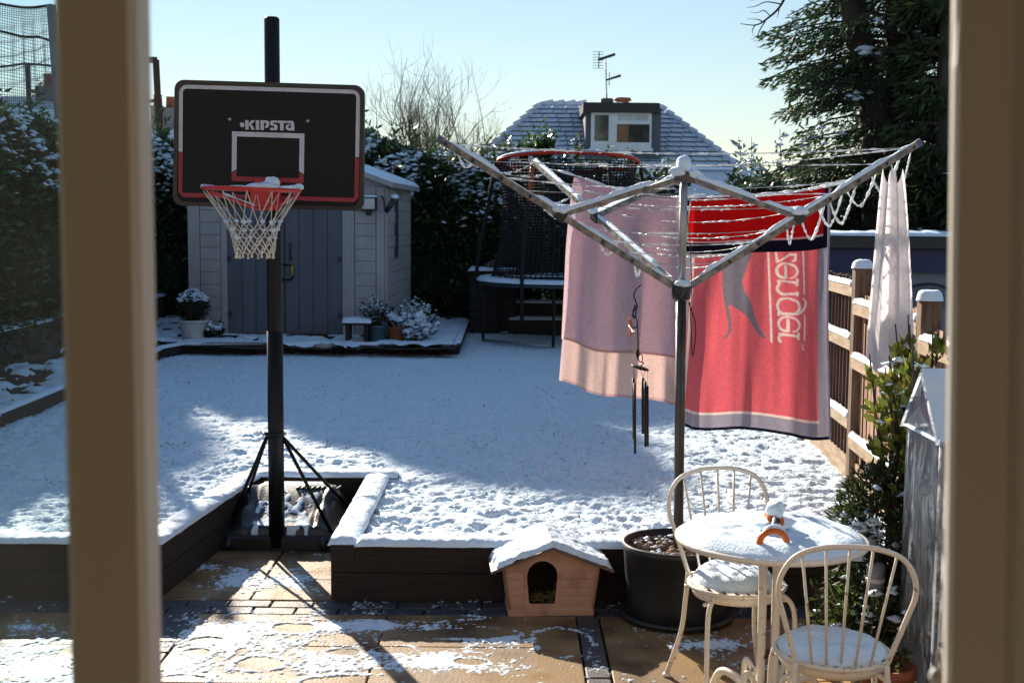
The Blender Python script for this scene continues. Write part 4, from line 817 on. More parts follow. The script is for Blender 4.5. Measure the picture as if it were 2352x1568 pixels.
for i, (h0, h1, dd) in enumerate(((0, .22, 0), (.22, .44, .22))):
    part('plank', cbox(c[0] - .45, c[0] + 1.2, c[1] + dd, c[1] + dd + .3, c[2] + h0, c[2] + h1, .006), dark_wood, t); part('snow', snow_bar([c + V(-.44, dd + .13, h1), c + V(1.19, dd + .13, h1)], .26, .04, .04), snow, t, True)

# ------------------------------------------------------------------ planter pot and rotary clothes dryer
PC = V(.792, 5.845, 0)
pp = thing('planter', PC, 'big round black planter filled with pebbles holding the clothes dryer pole', 'planter')
part('body', lathe([(.215, 0), (.232, .02), (.240, .10), (.256, .33), (.262, .335), (.262, .362), (.250, .364), (.246, .33), (.001, .315)], PC, 48), pot_black, pp, True)
part('saucer', lathe([(.24, .003), (.268, .012), (.27, .03), (.25, .032), (.22, .02)], PC, 40), pot_black, pp, True)
for i in range(110):
    a, r = rng.uniform(0, 6.28), .235 * math.sqrt(rng.random()); s = rng.uniform(.012, .024)
    part('pebble', blob(PC + V(r * math.cos(a), r * math.sin(a), .318 + rng.uniform(0, .016)), s, i, 1, .75, .25), pebble_m, pp, True)
part('snow', snow_clumps(np.array([PC + V(.2 * math.sqrt(rng.random()) * math.cos(a), .2 * math.sin(a), .338) for a in rng.uniform(1.5, 4.5, 26)]), .014), snow, pp)
pole_b = V(.798, 5.86, .02); hub = at(1565, 668, 5.86); phub = at(1571, 405, 5.86); ptp = at(1572, 388, 5.86)
ry = thing('rotary_clothes_dryer', pole_b, 'rotary clothes dryer with three frosted arms and icy lines', 'clothes dryer')
part('pole', tube([pole_b, hub], .0235, 18), pole_grey, ry, True)
part('upper_pole', tube([hub, ptp], .0175, 16), steel, ry, True)
part('pole_slot', beam(hub * .25 + pole_b * .75 + V(-.001, -.0212, .0), hub + V(0, -.0212, 0), .010, .006, (0, 1, 0)), black_plastic, ry)
hb = part('hub', join(lathe([(.03, -.045), (.042, -.035), (.046, .0), (.042, .03), (.026, .04)], hub, 14)), black_plastic, ry, True)
th_ = part('hub_cap', join(lathe([(.024, -.03), (.045, -.02), (.047, .012), (.03, .022), (.018, .035)], phub, 14)), pole_grey, ry, True)
part('snow', blob(phub + V(-.03, -.01, .022), (.042, .05, .028), 2, 3, .9, .3), snow, ry, True); part('snow', blob(phub + V(0, 0, .05), (.035, .035, .05), 4, 3, .9, .3), snow, ry, True); part('snow', blob(phub + V(.04, -.01, .012), (.035, .04, .024), 7, 3, .9, .3), snow, ry, True)
part('snow', blob(hub + V(0, -.02, .035), (.04, .035, .022), 5, 3, .8, .3), snow, ry, True)
zt = hub[2] + .70
tips = {'L': onz(1010, 320, zt), 'R': onz(2112, 328, zt), 'B': onz(1219, 366, zt)}
print('tips', {k_: np.round(v_, 2) for k_, v_ in tips.items()}, 'hub', hub)
arm_at = lambda k, t_: hub + (tips[k] - hub) * t_
pulley = black_plastic
for k in 'LRB':
    d = tips[k] - hub; st = hub + d * .035
    a = part('arm', beam(st, tips[k], .020, .032), alu, ry)
    part('end_cap', beam(tips[k] - d * .012, tips[k] + d * .006, .023, .036), M('blue_cap', (.09, .13, .24), scale=9, rough=.4) if k == 'L' else bpy.data.materials['blue_cap'], a)
    J = arm_at(k, .49); part('joint', beam(J - d * .018, J + d * .018, .034, .052), black_plastic, ry)
    part('strut', beam(phub + V(0, 0, -.005) + (J - phub) * .04, J, .017, .022), alu, ry)
    up_ = V(0, 0, .0185)
    part('snow', snow_bar([hub + d * .06 + up_, J - d * .02 + up_], .026, .016, .014, .30), snow, ry, True); part('snow', snow_bar([J + d * .02 + up_, tips[k] - d * .04 + up_], .026, .017, .014, .33), snow, ry, True)
    part('snow', snow_bar([phub + (J - phub) * .1 + V(0, 0, .013), J + V(0, 0, .013)], .026, .020, .014, .20), snow, ry, True)
    part('snow', blob(J + V(0, 0, .03), (.04, .04, .024), ord(k), 3, .9, .3), snow, ry, True)
    for t_ in (.2, .32, .62, .74, .86, .975):
        h_ = arm_at(k, t_); part('eyelet', tube([h_ + V(-.004, -.013, -.004), h_ + V(.004, -.016, -.004)], .008, 8), black_plastic, a)
holes = (.20, .27, .34, .42, .58, .66, .75, .86, .975)
def icy_line(p, q, sag, seed, frosty=1.0, dents=None):
    n = max(30, int(np.linalg.norm(q - p) / .009)); s = np.linspace(0, 1, n); P = p + (q - p) * s[:, None]; P[:, 2] -= sag * 4 * s * (1 - s)
    if dents is not None: P[:, 2] = dents(s, P[:, 2])
    part('line', tube(P[::3], .0018, 4, cap=False), alu, ry)
    f_ = fbm(s * np.linalg.norm(q - p) / .10 + seed * 3.3, np.full(n, seed), 2); f3 = fbm(s * np.linalg.norm(q - p) / .016 + seed * 1.7, np.full(n, seed + 5), 2); rad = .0014 + frosty * np.clip((f_ - .36) * 3, 0, 1) * (.0012 + .0085 * np.clip(f3 - .30, 0, 1))
    f2 = rng.random(n) < .05; rad = rad + f2 * .003 * frosty; Q = P.copy(); Q[:, 2] += rad * .3 - f2 * .004
    m_ = rad > .0022
    part('frost', tube(Q, rad, 6), frost, ry, True)
for i, t_ in enumerate(holes):
    lz_ = V(0, -.0, -.004); 
    icy_line(arm_at('L', t_) + lz_, arm_at('R', t_) + lz_, .012 + .05 * rng.random() * t_, i + 1, 1.0)
    if t_ in (.34, .58, .66, .86, .975): icy_line(arm_at('L', t_) + lz_, arm_at('B', t_) + lz_, .03 + .07 * rng.random(), i + 21, 1.1)
towel_t = .90
for i, t_ in enumerate(holes):
    if t_ in (.86,): continue
    icy_line(arm_at('B', t_) + lz_, arm_at('R', t_) + lz_, .03 + .06 * rng.random(), i + 41, .8)
LA, LB = arm_at('B', towel_t), arm_at('R', towel_t)
_lu = np.array([0, .12, .30, .45, .60, .75, .87, 1.0]); _lz = []
for _u, _p in zip(_lu[1:-1], ((1308, 407), (1437, 440), (1560, 458), (1680, 453), (1790, 440), (1880, 425))): _lz.append(at(*_p, (LA + (LB - LA) * _u)[1])[2])
_lz = np.array([LA[2]] + _lz + [LB[2]]); _lf = np.polyfit(_lu, _lz, 5)
def tl_z(u): return np.polyval(_lf, np.clip(u, 0, 1))
def tl(u): p = LA + (LB - LA) * u; return V(p[0], p[1], float(tl_z(u)))
nP = 90; part('line', tube([tl(u) for u in np.linspace(0, 1, nP)], .002, 4, cap=False), alu, ry); part('frost', tube([tl(u) + V(0, 0, .006) for u in np.linspace(0, 1, nP)], .002 + .007 * np.clip((fbm(np.linspace(0, 1, nP) * 40, np.zeros(nP), 3) - .4) * 4, 0, 1), 6), frost, ry, True)
# slack loops along the right arm
def loop(pa, pb, drop, seed, rad=.0055):
    s = np.linspace(0, 1, 80); pa, pb = np.asarray(pa), np.asarray(pb); P = pa + (pb - pa) * s[:, None]; P[:, 2] -= drop * (1 - np.abs(2 * s - 1) ** 1.5)
    part('slack_line', tube(P, rad * (.25 + 1.5 * fbm(s * 26 + seed, s * 0 + seed, 2)), 6), frost, ry, True)
aR = lambda t_, dy=0: arm_at('R', t_) + V(0, dy, -.015)
loop(aR(.50), aR(.60, .02), .13, 1); loop(aR(.585, .06), aR(.70, .1), .13, 2); loop(aR(.62), aR(.73, .0), .14, 3); loop(aR(.70, .04), aR(.83, .04), .12, 4); loop(aR(.80, .02), aR(.93, .05), .13, 5); loop(aR(.44), aR(.47, .01), .085, 6, .0045); loop(aR(.88), aR(.97, .02), .16, 7, .004); loop(arm_at('L', .86) + V(0, 0, -.015), arm_at('L', .93), .05, 8); loop(arm_at('L', .19) + V(0, 0, -.012), arm_at('L', .165) + V(0, 0, -.012), .05, 9, .005)
for dx in (-.006, .006, .03): part('cord', tube(smooth_path([hub + V(dx, -.035, -.05), hub + V(dx * 2 + .004, -.04, -.16), hub + V(dx * 1.5 + .008, -.04, -.24 - abs(dx) * 2), hub + V(dx + .012, -.04, -.15), hub + V(dx + .006, -.036, -.05)], 6), .0028, 5), black_plastic, ry, True)
part('cord', tube(smooth_path([phub + V(.015, -.03, -.2), hub + V(.028, -.04, .25), hub + V(.04, -.045, .05), hub + V(.045, -.045, -.12)], 6), .002, 4), black_plastic, ry, True)

# ------------------------------------------------------------------ towels
def inpoly(px, py, poly):
    r = np.zeros(px.shape, bool); n = len(poly); j = n - 1
    for i in range(n):
        xi, yi = poly[i]; xj, yj = poly[j]
        r ^= ((yi > py) != (yj > py)) & (px < (xj - xi) * (py - yi) / ((yj - yi) if yj != yi else 1e-9) + xi); j = i
    return r
def drape(name, u0, u1, front_len, back_len, label, colfun, seed, step=.0045, sway=.02, fold=.018, flare=.0, cat='towel', skew=0.0):
    """cloth hung over the towel line: front flap towards the camera, back drop behind; colfun(a, s, front)"""
    wid = np.linalg.norm((LB - LA)[:2]) * (u1 - u0); na = int(wid / step); a = np.linspace(0, 1, na); u = u0 + (u1 - u0) * a
    top = LA[None] + (LB - LA)[None] * u[:, None]; top[:, 2] = tl_z(u) + .004
    dirn = (LB - LA)[:2] / np.linalg.norm((LB - LA)[:2]); nrm = V(dirn[1], -dirn[0], 0);
    if nrm[1] > 0: nrm = -nrm                                        # towards the camera
    nf, nb = int(front_len / step), int(back_len / step); s = np.concatenate([-np.arange(nf, 0, -1) * step, [0], np.arange(1, nb + 1) * step]); S, A = np.meshgrid(s, a, indexing='ij')
    aS = np.abs(S); off = np.where(S < 0, 1, -1) * .010 * sstep(0, .02, aS)
    fl_ = fold * sstep(0, .5, aS) * (2 * (fbm(A * 4.5 + seed, aS * .6 + seed * 2 + (S < 0) * 9, 3) - .5) * 1.6 + .5 * np.sin(A * 17 + seed + aS * 1.1)) + sway * aS
    o = off + fl_ * np.where(S < 0, .7, 1.0) + np.where(S < 0, .012, 0) * sstep(0, .1, aS)
    P = top[None, :, :] + nrm[None, None, :] * o[..., None]; P[..., 2] -= aS * (1 - .012 * np.sin(A * 9 + seed)) + skew * A * sstep(0, .3, aS)
    P[..., 0] += (A - .5) * flare * aS * dirn[0]; P[..., 1] += (A - .5) * flare * aS * dirn[1]
    C = colfun(A, S, S < 0); v = P.reshape(-1, 3); ns = len(s); i = (np.arange(ns - 1)[:, None] * na + np.arange(na - 1)[None]).ravel(); f = np.stack([i, i + 1, i + na + 1, i + na], 1)
    b_ = tl((u0 + u1) / 2) - V(0, 0, back_len); return single(name, (v, f), terry, b_, label, cat, 'towels on the clothes dryer', True, C.reshape(-1, 3))
uR0, uR1 = .47, .852; RW = np.linalg.norm((LB - LA)[:2]) * (uR1 - uR0); RFL, RBL = .305, 1.25
def zt2(zx, zy):                 # photograph detail -> towel coordinates (across 0..1, metres down)
    x, y = (1620 + zx / 6.03) * .98, (580 + zy / 6.03) * .98; yt = 463 + (428 - 463) * (x - 1590) / 287.0; h = (y - yt) / 520.0
    xl = 1591 - 14 * h; xr = 1877 + 18 * h; return ((x - xl) / (xr - xl), (y - yt) / 478.0 + .012)
PAN = [zt2(*p) for p in [(505, 10), (520, 90), (550, 400), (558, 700), (590, 1000), (618, 1150), (630, 1300), (610, 1400), (565, 1490), (620, 1440), (655, 1330), (650, 1150), (635, 1040), (618, 955), (640, 930), (740, 1010), (840, 1120), (930, 1270), (1010, 1370), (1070, 1425), (1088, 1390), (990, 1230), (930, 1080), (900, 950), (850, 830), (790, 710), (765, 560), (800, 400), (830, 260), (870, 130), (885, 10)]]
LIN = [[zt2(*p) for p in q] for q in ([(1078, 10), (1100, 10), (1168, 1455), (1143, 1455)], [(1482, 10), (1504, 10), (1534, 660), (1512, 660)], [(1526, 950), (1548, 950), (1552, 1340), (1530, 1340)])]
def stroke(pts, ws, n=7):
    P = smooth_path([V(x, y, 0) for x, y in pts], n)[:, :2]; w = np.interp(np.linspace(0, 1, len(P)), np.linspace(0, 1, len(ws)), ws); T = np.gradient(P, axis=0); T /= np.maximum(np.linalg.norm(T, axis=1), 1e-6)[:, None]; Q = np.stack([-T[:, 1], T[:, 0]], 1) * w[:, None] / 2
    return [zt2(*p) for p in np.vstack([P + Q, (P - Q)[::-1]])]
def qd(*p): return [zt2(*a) for a in p]
def e_(y, x): return [stroke([(x + 125, y + 45), (x + 112, y + 215), (x + 108, y + 240)], [24, 22, 20], 4) if 0 else qd((x + 100, y + 50), (x + 132, y + 50), (x + 140, y + 250), (x + 105, y + 252)), stroke([(x + 115, y + 245), (x + 45, y + 220), (x + 18, y + 130), (x + 60, y + 45), (x + 135, y + 22), (x + 220, y + 50), (x + 255, y + 125), (x + 225, y + 205), (x + 170, y + 240)], [38, 40, 34, 30, 30, 32, 32, 22, 18])]
LET = []
LET += [qd((1160, 20), (1180, 20), (1215, 215), (1180, 232)), qd((1175, 228), (1330, 75), (1345, 100), (1215, 215)), qd((1330, 70), (1418, 70), (1412, 180), (1370, 195), (1350, 185), (1385, 165), (1390, 105), (1340, 100)), qd((1160, 20), (1200, 20), (1190, 60), (1175, 60))]
LET += e_(205, 1172)
LET += [qd((1410, 435), (1445, 440), (1438, 548), (1408, 545), (1405, 515), (1230, 508), (1215, 535), (1195, 530), (1200, 485), (1410, 480)), stroke([(1235, 520), (1205, 590), (1210, 650), (1260, 695), (1330, 680), (1415, 665)], [22, 34, 40, 40, 34, 34]), qd((1410, 630), (1450, 632), (1445, 700), (1410, 692))]
LET += [stroke([(1330, 745), (1245, 775), (1212, 860), (1225, 940), (1275, 985), (1350, 985), (1430, 940), (1462, 860), (1430, 780), (1330, 745)], [30, 34, 36, 34, 30, 30, 34, 36, 32, 30]), stroke([(1215, 1000), (1300, 985), (1400, 970), (1480, 930), (1530, 860), (1545, 780), (1520, 730), (1500, 720)], [36, 40, 38, 36, 32, 28, 24, 20]), qd((1210, 960), (1235, 965), (1240, 1030), (1212, 1035))]
LET += e_(1003, 1212)
LET += [qd((1438, 1235), (1475, 1240), (1470, 1345), (1440, 1340), (1438, 1312), (1290, 1318), (1260, 1340), (1240, 1330), (1228, 1320), (1235, 1285), (1438, 1278)), stroke([(1250, 1330), (1238, 1370), (1255, 1410), (1240, 1430)], [24, 30, 44, 26], 4)]
LET += [qd((1500, 1385), (1508, 1385), (1508, 1425), (1500, 1425)), qd((1500, 1400), (1545, 1402), (1545, 1410), (1500, 1409)), qd((1502, 1436), (1545, 1438), (1545, 1445), (1502, 1444)), qd((1502, 1436), (1530, 1452), (1525, 1460), (1500, 1444)), qd((1502, 1470), (1530, 1456), (1532, 1463), (1502, 1480)), qd((1502, 1470), (1545, 1472), (1545, 1480), (1502, 1480))]
def red_cols(A, S, fr):
    C = np.empty(A.shape + (3,)); C[:] = (.66, .15, .18)
    grey = np.array((.33, .31, .38)); pale = np.array((.75, .62, .60)); navyc = np.array((.012, .012, .03)); red = np.array((.60, .012, .012))
    sB = S; edge = (A < .055 + .035 * S / RBL * 0) | (A > .93) | (S > RBL - .085); C[~fr & edge] = grey
    ln = ((np.abs(A - .072) < .010) & (S < RBL - .08)) | ((np.abs(S - (RBL - .092)) < .006) & (A > .065) & (A < .935)) | ((np.abs(A - .925) < .006) & (S < RBL - .09) & (S > 9)); C[~fr & ln] = pale
    C[~fr & inpoly(A, S, PAN)] = (.20, .185, .225)
    cov = np.zeros(A.shape)
    for da, ds in ((-.3, -.3), (.3, -.3), (-.3, .3), (.3, .3)):
        hit = np.zeros(A.shape, bool); Aj, Sj = A + da * .0034 / RW, S + ds * .0034
        for p in LIN + LET: hit |= inpoly(Aj, Sj, p)
        cov += hit * .25
    cov = (cov * ~fr)[..., None]; C = C * (1 - cov) + pale * cov
    C[~fr & (S > RBL - .018)] = navyc; C[~fr & ((A < .012) | (A > .99))] = np.array((.16, .16, .22))
    C[fr] = red; C[fr & (S < -RFL + .062)] = navyc; C[fr & (np.abs(S + RFL - .067) < .005)] = pale; C[fr & (A < .05)] = navyc; C[fr & (np.abs(A - .055) < .006) & (S > -RFL + .066)] = pale; C[fr & (A > .975)] = navyc
    return C
drape('beach_towel', uR0, uR1, RFL, RBL, 'red beach towel with white lettering and grey leaping cat hung over the line', red_cols, 3.0, step=.0034, sway=.015, fold=.028, flare=.10)
def pink_cols(A, S, fr):
    C = np.empty(A.shape + (3,)); C[:] = (.70, .52, .48); C[fr] = (.61, .50, .62); C[(S > 1.235) | (S < -.975)] = (.52, .34, .36); C[(A < .02) | (A > .98)] = (.74, .60, .62); return C  # mauve flap, peach drop: sky shade and through-light put into the cloth colour
drape('bath_towel', .118, .452, .99, 1.25, 'pale pink bath towel hung in two layers beside the pole', pink_cols, 8.0, step=.006, sway=.03, fold=.034, flare=.12, skew=-.12)
# gathered white towel near the right tip
W0 = at(2050, 405, 5.55); wt_n, wt_m = 120, 150; A, S = np.meshgrid(np.linspace(0, 1, wt_n), np.linspace(0, 1, wt_m)); Hh = .80
xw = (A - .5) * (.085 + .115 * S ** .7) + .018 * np.sin(A * 14 + S) * S ** .5; dw = .05 * np.sin(A * 19 + .8 * S) * (.35 + .65 * S ** .5) + .025 * np.sin(A * 41 + 2 * S) * S; zw = -S * Hh * (1 + .07 * np.sin(A * 6)) + .035 * np.cos(A * 12.5) * (1 - S) ** 3
v = np.stack([W0[0] + xw + .015 * S, W0[1] + dw, W0[2] + zw], 2).reshape(-1, 3); _, f = hgrid(np.arange(wt_n), np.arange(wt_m), A)
single('hand_towel', (v, f), terry, W0 - V(0, 0, Hh), 'white towel bunched up and hanging from the end of the right arm', 'towel', 'towels on the clothes dryer', True, np.broadcast_to(np.array((.84, .82, .85)), (len(v), 3)))

# ------------------------------------------------------------------ wind chime
wc = arm_at('L', .18); w0 = at(1462, 650, wc[1]); K2 = lambda px, py, dy=0: at(px, py, wc[1] + dy)
wch = thing('wind_chime', K2(1470, 1040), 'dark metal wind chime with a copper flower hanging from the dryer arm', 'wind chime')
part('hook', tube(smooth_path([K2(1472, 655), K2(1463, 662), K2(1456, 676), K2(1460, 692), K2(1464, 706), K2(1457, 712)], 6), .0035, 6), chime_m, wch, True)
part('wire', tube(smooth_path([K2(1457, 712), K2(1452, 725), K2(1462, 730), K2(1465, 770), K2(1466, 825)], 6), .0032, 6), chime_m, wch, True)
part('scroll', tube(smooth_path([K2(1459, 700), K2(1454, 716), K2(1456, 730), K2(1461, 718), K2(1459, 700)], 6), .004, 6), chime_m, wch, True)
fc = K2(1448, 752); part('stem', tube([K2(1465, 752), fc], .0035, 6), chime_m, wch, True)
for i in range(12):
    a = math.radians(30 * i + 8); r = .072 if i % 2 == 0 else .058; d = V(.18 * math.cos(a * 2), math.cos(a), math.sin(a)); d /= np.linalg.norm(d); s_ = np.cross(d, V(1, .2, 0)); s_ /= np.linalg.norm(s_)
    part('petal', (np.array([fc, fc + d * r * .5 + s_ * .013 + V(-.008, 0, 0), fc + d * r, fc + d * r * .5 - s_ * .013 + V(-.008, 0, 0), fc + d * r * .5 + V(.006, 0, 0)]), [(0, 1, 4), (1, 2, 4), (2, 3, 4), (3, 0, 4)]), petal_m, wch)
lf = K2(1465, 812); part('leaf', prism([(0, -.03), (.010, -.005), (.006, .02), (0, .03), (-.010, .005), (-.007, -.015)], lf, V(1, 0, 0), V(0, 0, 1), V(0, .003, 0)), chime_m, wch)
part('ring', tube([K2(1471 + 5 * math.cos(a), 822 + 9 * math.sin(a)) for a in np.linspace(0, 6.28, 14)[:-1]], .0025, 5, closed=True), chime_m, wch, True)
dc = K2(1470, 846); part('hook', tube(smooth_path([K2(1472, 830), K2(1478, 834), K2(1474, 838), K2(1470, 846)], 5), .003, 5), chime_m, wch, True)
n_ = V(.10, -.32, 1); n_ /= np.linalg.norm(n_); e1 = V(1, 0, -.28); e1 /= np.linalg.norm(e1); e2 = V(0, 1, .06)
dv_, df_ = lathe([(.042, 0), (.044, .004), (.042, .008), (.001, .008)], (0, 0, 0), 20); part('disc', (dc + dv_[:, :1] * e1 + dv_[:, 1:2] * e2 + dv_[:, 2:] * V(0, 0, 1), df_), chime_m, wch, True)
for (px, y0_, y1_, dy, ang) in ((1455, 868, 1008, .02, 150), (1458, 880, 1041, -.03, 210), (1476, 868, 996, .02, 40), (1482, 876, 1026, -.03, 300), (1487, 886, 1024, .0, 0)):
    p0, p1 = K2(px, y0_, dy), K2(px + .6, y1_, dy); part('chime_tube', tube([p0, p1], .0062, 10), chime_m, wch, True)
    e = dc + e1 * .038 * math.cos(math.radians(ang)) + e2 * .038 * math.sin(math.radians(ang)); part('string', tube([e, p0], .0008, 3, cap=False), chime_m, wch); part('string', tube([dc - V(0, 0, .0), p0], .0007, 3, cap=False), chime_m, wch)

# ------------------------------------------------------------------ bistro table, chairs, things on them
TB = V(.954, 4.53, 0)
tb = thing('bistro_table', TB, 'round cream metal bistro table covered with a thick disc of snow', 'table')
part('tabletop', lathe([(.10, .700), (.325, .708), (.343, .704), (.349, .712), (.349, .722), (.34, .726), (.001, .728)], TB, 56), cream_paint, tb, True)
part('snow', snow_disc(TB + V(0, 0, .724), .342, .040, 5, 96, 34, rough=.55), snow, tb, True)
for k in range(4):
    a = math.radians(35 + 90 * k); x_, y_ = math.cos(a), math.sin(a); R_ = lambda r, z: TB + V(x_ * r, y_ * r, z)
    part('leg', tube(smooth_path([R_(.035, .70), R_(.035, .42), R_(.036, .20), R_(.052, .145), R_(.10, .128), R_(.18, .150), R_(.245, .138), R_(.285, .06), R_(.292, .004)], 6), .0155, 12), cream_paint, tb, True)
    part('scroll', tube(smooth_path([R_(.05, .155), R_(.085, .215), R_(.112, .225), R_(.118, .16), R_(.115, .132)], 6), .011, 10), cream_paint, tb, True)
part('weld', lathe([(.024, .27), (.040, .275), (.040, .285), (.024, .29)], TB, 16), rust, tb)
def make_chair(c, yaw, label, snow_th, sn_r, sn_c):
    ch = thing('bistro_chair', c, label, 'chair', 'cream bistro chairs'); ca, sa = math.cos(yaw), math.sin(yaw)
    Lc = lambda x, y, z: c + V(x * ca - y * sa, x * sa + y * ca, z)            # local: +y is the chair's front
    half = [(.145, -.155, .455), (.165, -.175, .53), (.195, -.195, .63), (.213, -.21, .70), (.205, -.222, .765), (.165, -.232, .825), (.09, -.238, .855), (0, -.24, .862)]
    arc_ = half + [(-x, y, z) for x, y, z in half[-2::-1]]
    bk = part('backrest', tube(smooth_path([Lc(*p) for p in arc_], 5), .0088, 10), cream_paint, ch, True)
    for i, (xb, xt) in enumerate(((-.092, -.145), (-.046, -.073), (0, 0), (.046, .073), (.092, .145))):
        zt_ = .862 - .9 * xt * xt * 1.5 - (.006 if abs(xt) > .1 else 0); part('spindle', tube([Lc(xb, -.158, .452), Lc(xt, -.238 + abs(xt) * .04, zt_)], .0048, 8), cream_paint, bk, True)
        part('weld', blob(Lc(xb, -.157, .452), .008, i, 1, .8), rust, bk)
    part('lower_rail', tube([Lc(-.145, -.155, .452), Lc(.145, -.155, .452)], .0062, 8), cream_paint, bk, True)
    st = part('seat_rim', tube([Lc(.188 * math.cos(a), .188 * math.sin(a), .447) for a in np.linspace(0, 6.283, 41)[:-1]], .008, 8, closed=True), cream_paint, ch, True)
    for i in range(9):
        x = -.165 + i * .04125; h = math.sqrt(max(.001, .186 ** 2 - x * x)); part('slat', beam(Lc(x, -h, .452), Lc(x, h, .452), .026, .005), cream_paint, st)
    part('apron', lathe([(.170, .405), (.184, .44), (.180, .44), (.166, .408)], c, 40), cream_paint, ch, True)
    for s in (-1, 1):
        part('leg', tube(smooth_path([Lc(s * .145, -.155, .46), Lc(s * .150, -.165, .35), Lc(s * .160, -.185, .2), Lc(s * .20, -.235, .012)], 6), .0098, 10), cream_paint, ch, True)
        part('leg', tube(smooth_path([Lc(s * .10, .06, .432), Lc(s * .145, .12, .425), Lc(s * .175, .155, .37), Lc(s * .18, .165, .2), Lc(s * .188, .185, .012)], 6), .0098, 10), cream_paint, ch, True)
        for (fx, fy) in ((s * .20, -.235), (s * .188, .185)): part('foot', lathe([(.016, 0), (.018, .006), (.012, .014)], Lc(fx, fy, 0), 12), cream_paint, ch, True)
        part('arm_stub', tube([Lc(s * .155, -.16, .40), Lc(s * .10, -.10, .425)], .0088, 8), cream_paint, ch, True)
    part('seat_brace', tube(smooth_path([Lc(-.17, .10, .40), Lc(-.06, -.02, .385), Lc(.06, -.02, .385), Lc(.17, .10, .40)], 5), .008, 8), cream_paint, ch, True)
    part('snow', snow_disc(Lc(*sn_c, .455), sn_r, snow_th, yaw + 2, 64, 22, rough=.65), snow, ch, True); return ch
make_chair(V(1.078, 4.10, 0), math.radians(-4), 'near cream bistro chair with its spindle back towards the doors', .035, .178, (0, .01))
make_chair(V(.895, 4.87, 0), math.radians(180 + 12), 'far cream bistro chair facing the doors behind the snowy table', .050, .165, (.0, -.028))
# orange tool left on the table
zt_ = .762; oc = at(1775, 1235, 4.36)
ot = thing('orange_tool', V(oc[0], 4.36, .745), 'orange plastic garden tool half buried in the snow on the table', 'garden tool')
Rp = lambda px, py, D: at(px, py, D)
part('handle', tube(smooth_path([Rp(1742, 1258, 4.30), Rp(1748, 1235, 4.30), Rp(1762, 1222, 4.30), Rp(1778, 1219, 4.30), Rp(1795, 1224, 4.30), Rp(1806, 1240, 4.30), Rp(1808, 1258, 4.30)], 7), .0115, 12), orange_m, ot, True)
part('shaft', tube([Rp(1775, 1214, 4.31), Rp(1780, 1186, 4.44)], .0065, 10), steel, ot, True)
hd = Rp(1780, 1190, 4.46); part('head', join(tube([hd + V(0, -.03, -.004), hd + V(0, .05, -.004)], [.027, .030], 18), cbox(hd[0] - .034, hd[0] + .034, hd[1], hd[1] + .06, .745, hd[2] - .008, .01)), orange_m, ot, True)
part('socket', tube([hd + V(.002, -.034, -.002), hd + V(.002, -.02, -.002)], .012, 14), black_plastic, ot, True)
part('snow', blob(hd + V(0, .005, .03), (.033, .042, .038), 2, 3, .95, .25), snow, ot, True); part('snow', blob(hd + V(.012, .03, -.02), (.075, .07, .032), 6, 3, .8, .3), snow, ot, True)
part('snow', snow_bar(smooth_path([Rp(1752, 1226, 4.31), Rp(1764, 1217, 4.31), Rp(1778, 1213, 4.31), Rp(1794, 1219, 4.31), Rp(1802, 1230, 4.31)], 5), .026, .014, .008), snow, ot, True)

# ------------------------------------------------------------------ cat house
CH = V(.198, 5.84, 0); cyaw = math.radians(4.5)
ct = thing('cat_house', CH + V(0, .12, 0), 'faded pink plastic cat house with snowy roof against the sleepers', 'cat house')
RC = lambda g: rot_z(g, cyaw, CH)
EH, PH, wb_, wt_ = .235, .325, .200, .232
outl = [(-wb_, .0), (wb_, .0), (wt_, EH), (0, PH), (-wt_, EH)]
dw = [(-.122 + .0, .040)] ; dcx = -.045
door_o = [(dcx - .062, .052), (dcx - .055, .045), (dcx + .055, .045), (dcx + .062, .052), (dcx + .073, .175)] + [(dcx + .073 * math.cos(a), .18 + .073 * math.sin(a)) for a in np.linspace(0, math.pi, 13)] + [(dcx - .073, .175)]
# front wall with an arched opening: two halves meeting above and below the door
dl = sorted([p for p in door_o if p[0] <= dcx + 1e-6], key=lambda p: p[1]); dr = sorted([p for p in door_o if p[0] >= dcx - 1e-6], key=lambda p: p[1])
dl = [(dcx, .045)] + [p for p in dl if p[0] < dcx - 1e-4] + [(dcx, .253)]; dr = [(dcx, .045)] + [p for p in dr if p[0] > dcx + 1e-4] + [(dcx, .253)]
pkx = PH - (PH - EH) * abs(dcx) / wt_
left_p = [(-wb_, 0), (dcx, 0)] + dl + [(dcx, pkx), (-wt_, EH)]; right_p = [(dcx, 0), (wb_, 0), (wt_, EH), (0, PH), (dcx, pkx)] + dr[::-1]
fo = CH + V(0, 0, .012)
part('front_wall', RC(join(prism(left_p, fo, V(1, 0, 0), V(0, 0, 1), V(0, .012, 0)), prism(right_p, fo, V(1, 0, 0), V(0, 0, 1), V(0, .012, 0)))), cat_pink, ct)
for s in (-1, 1):
    v = np.array([fo + V(s * wb_, .0, 0), fo + V(s * wt_, .0, EH), fo + V(s * wt_, .225, EH), fo + V(s * wb_, .225, 0)]); v = np.vstack([v, v + V(-s * .012, 0, 0)])
    part('side_wall', RC((v, [(0, 1, 2, 3), (7, 6, 5, 4), (0, 4, 5, 1), (1, 5, 6, 2), (2, 6, 7, 3), (3, 7, 4, 0)])), cat_pink, ct)
part('back_wall', RC(prism(outl, fo + V(0, .213, 0), V(1, 0, 0), V(0, 0, 1), V(0, .01, 0))), cat_pink, ct)
part('floor_tray', RC(cbox(CH[0] - wb_ - .005, CH[0] + wb_ + .005, CH[1] - .008, CH[1] + .228, .001, .034, .008)), cat_pink, ct)
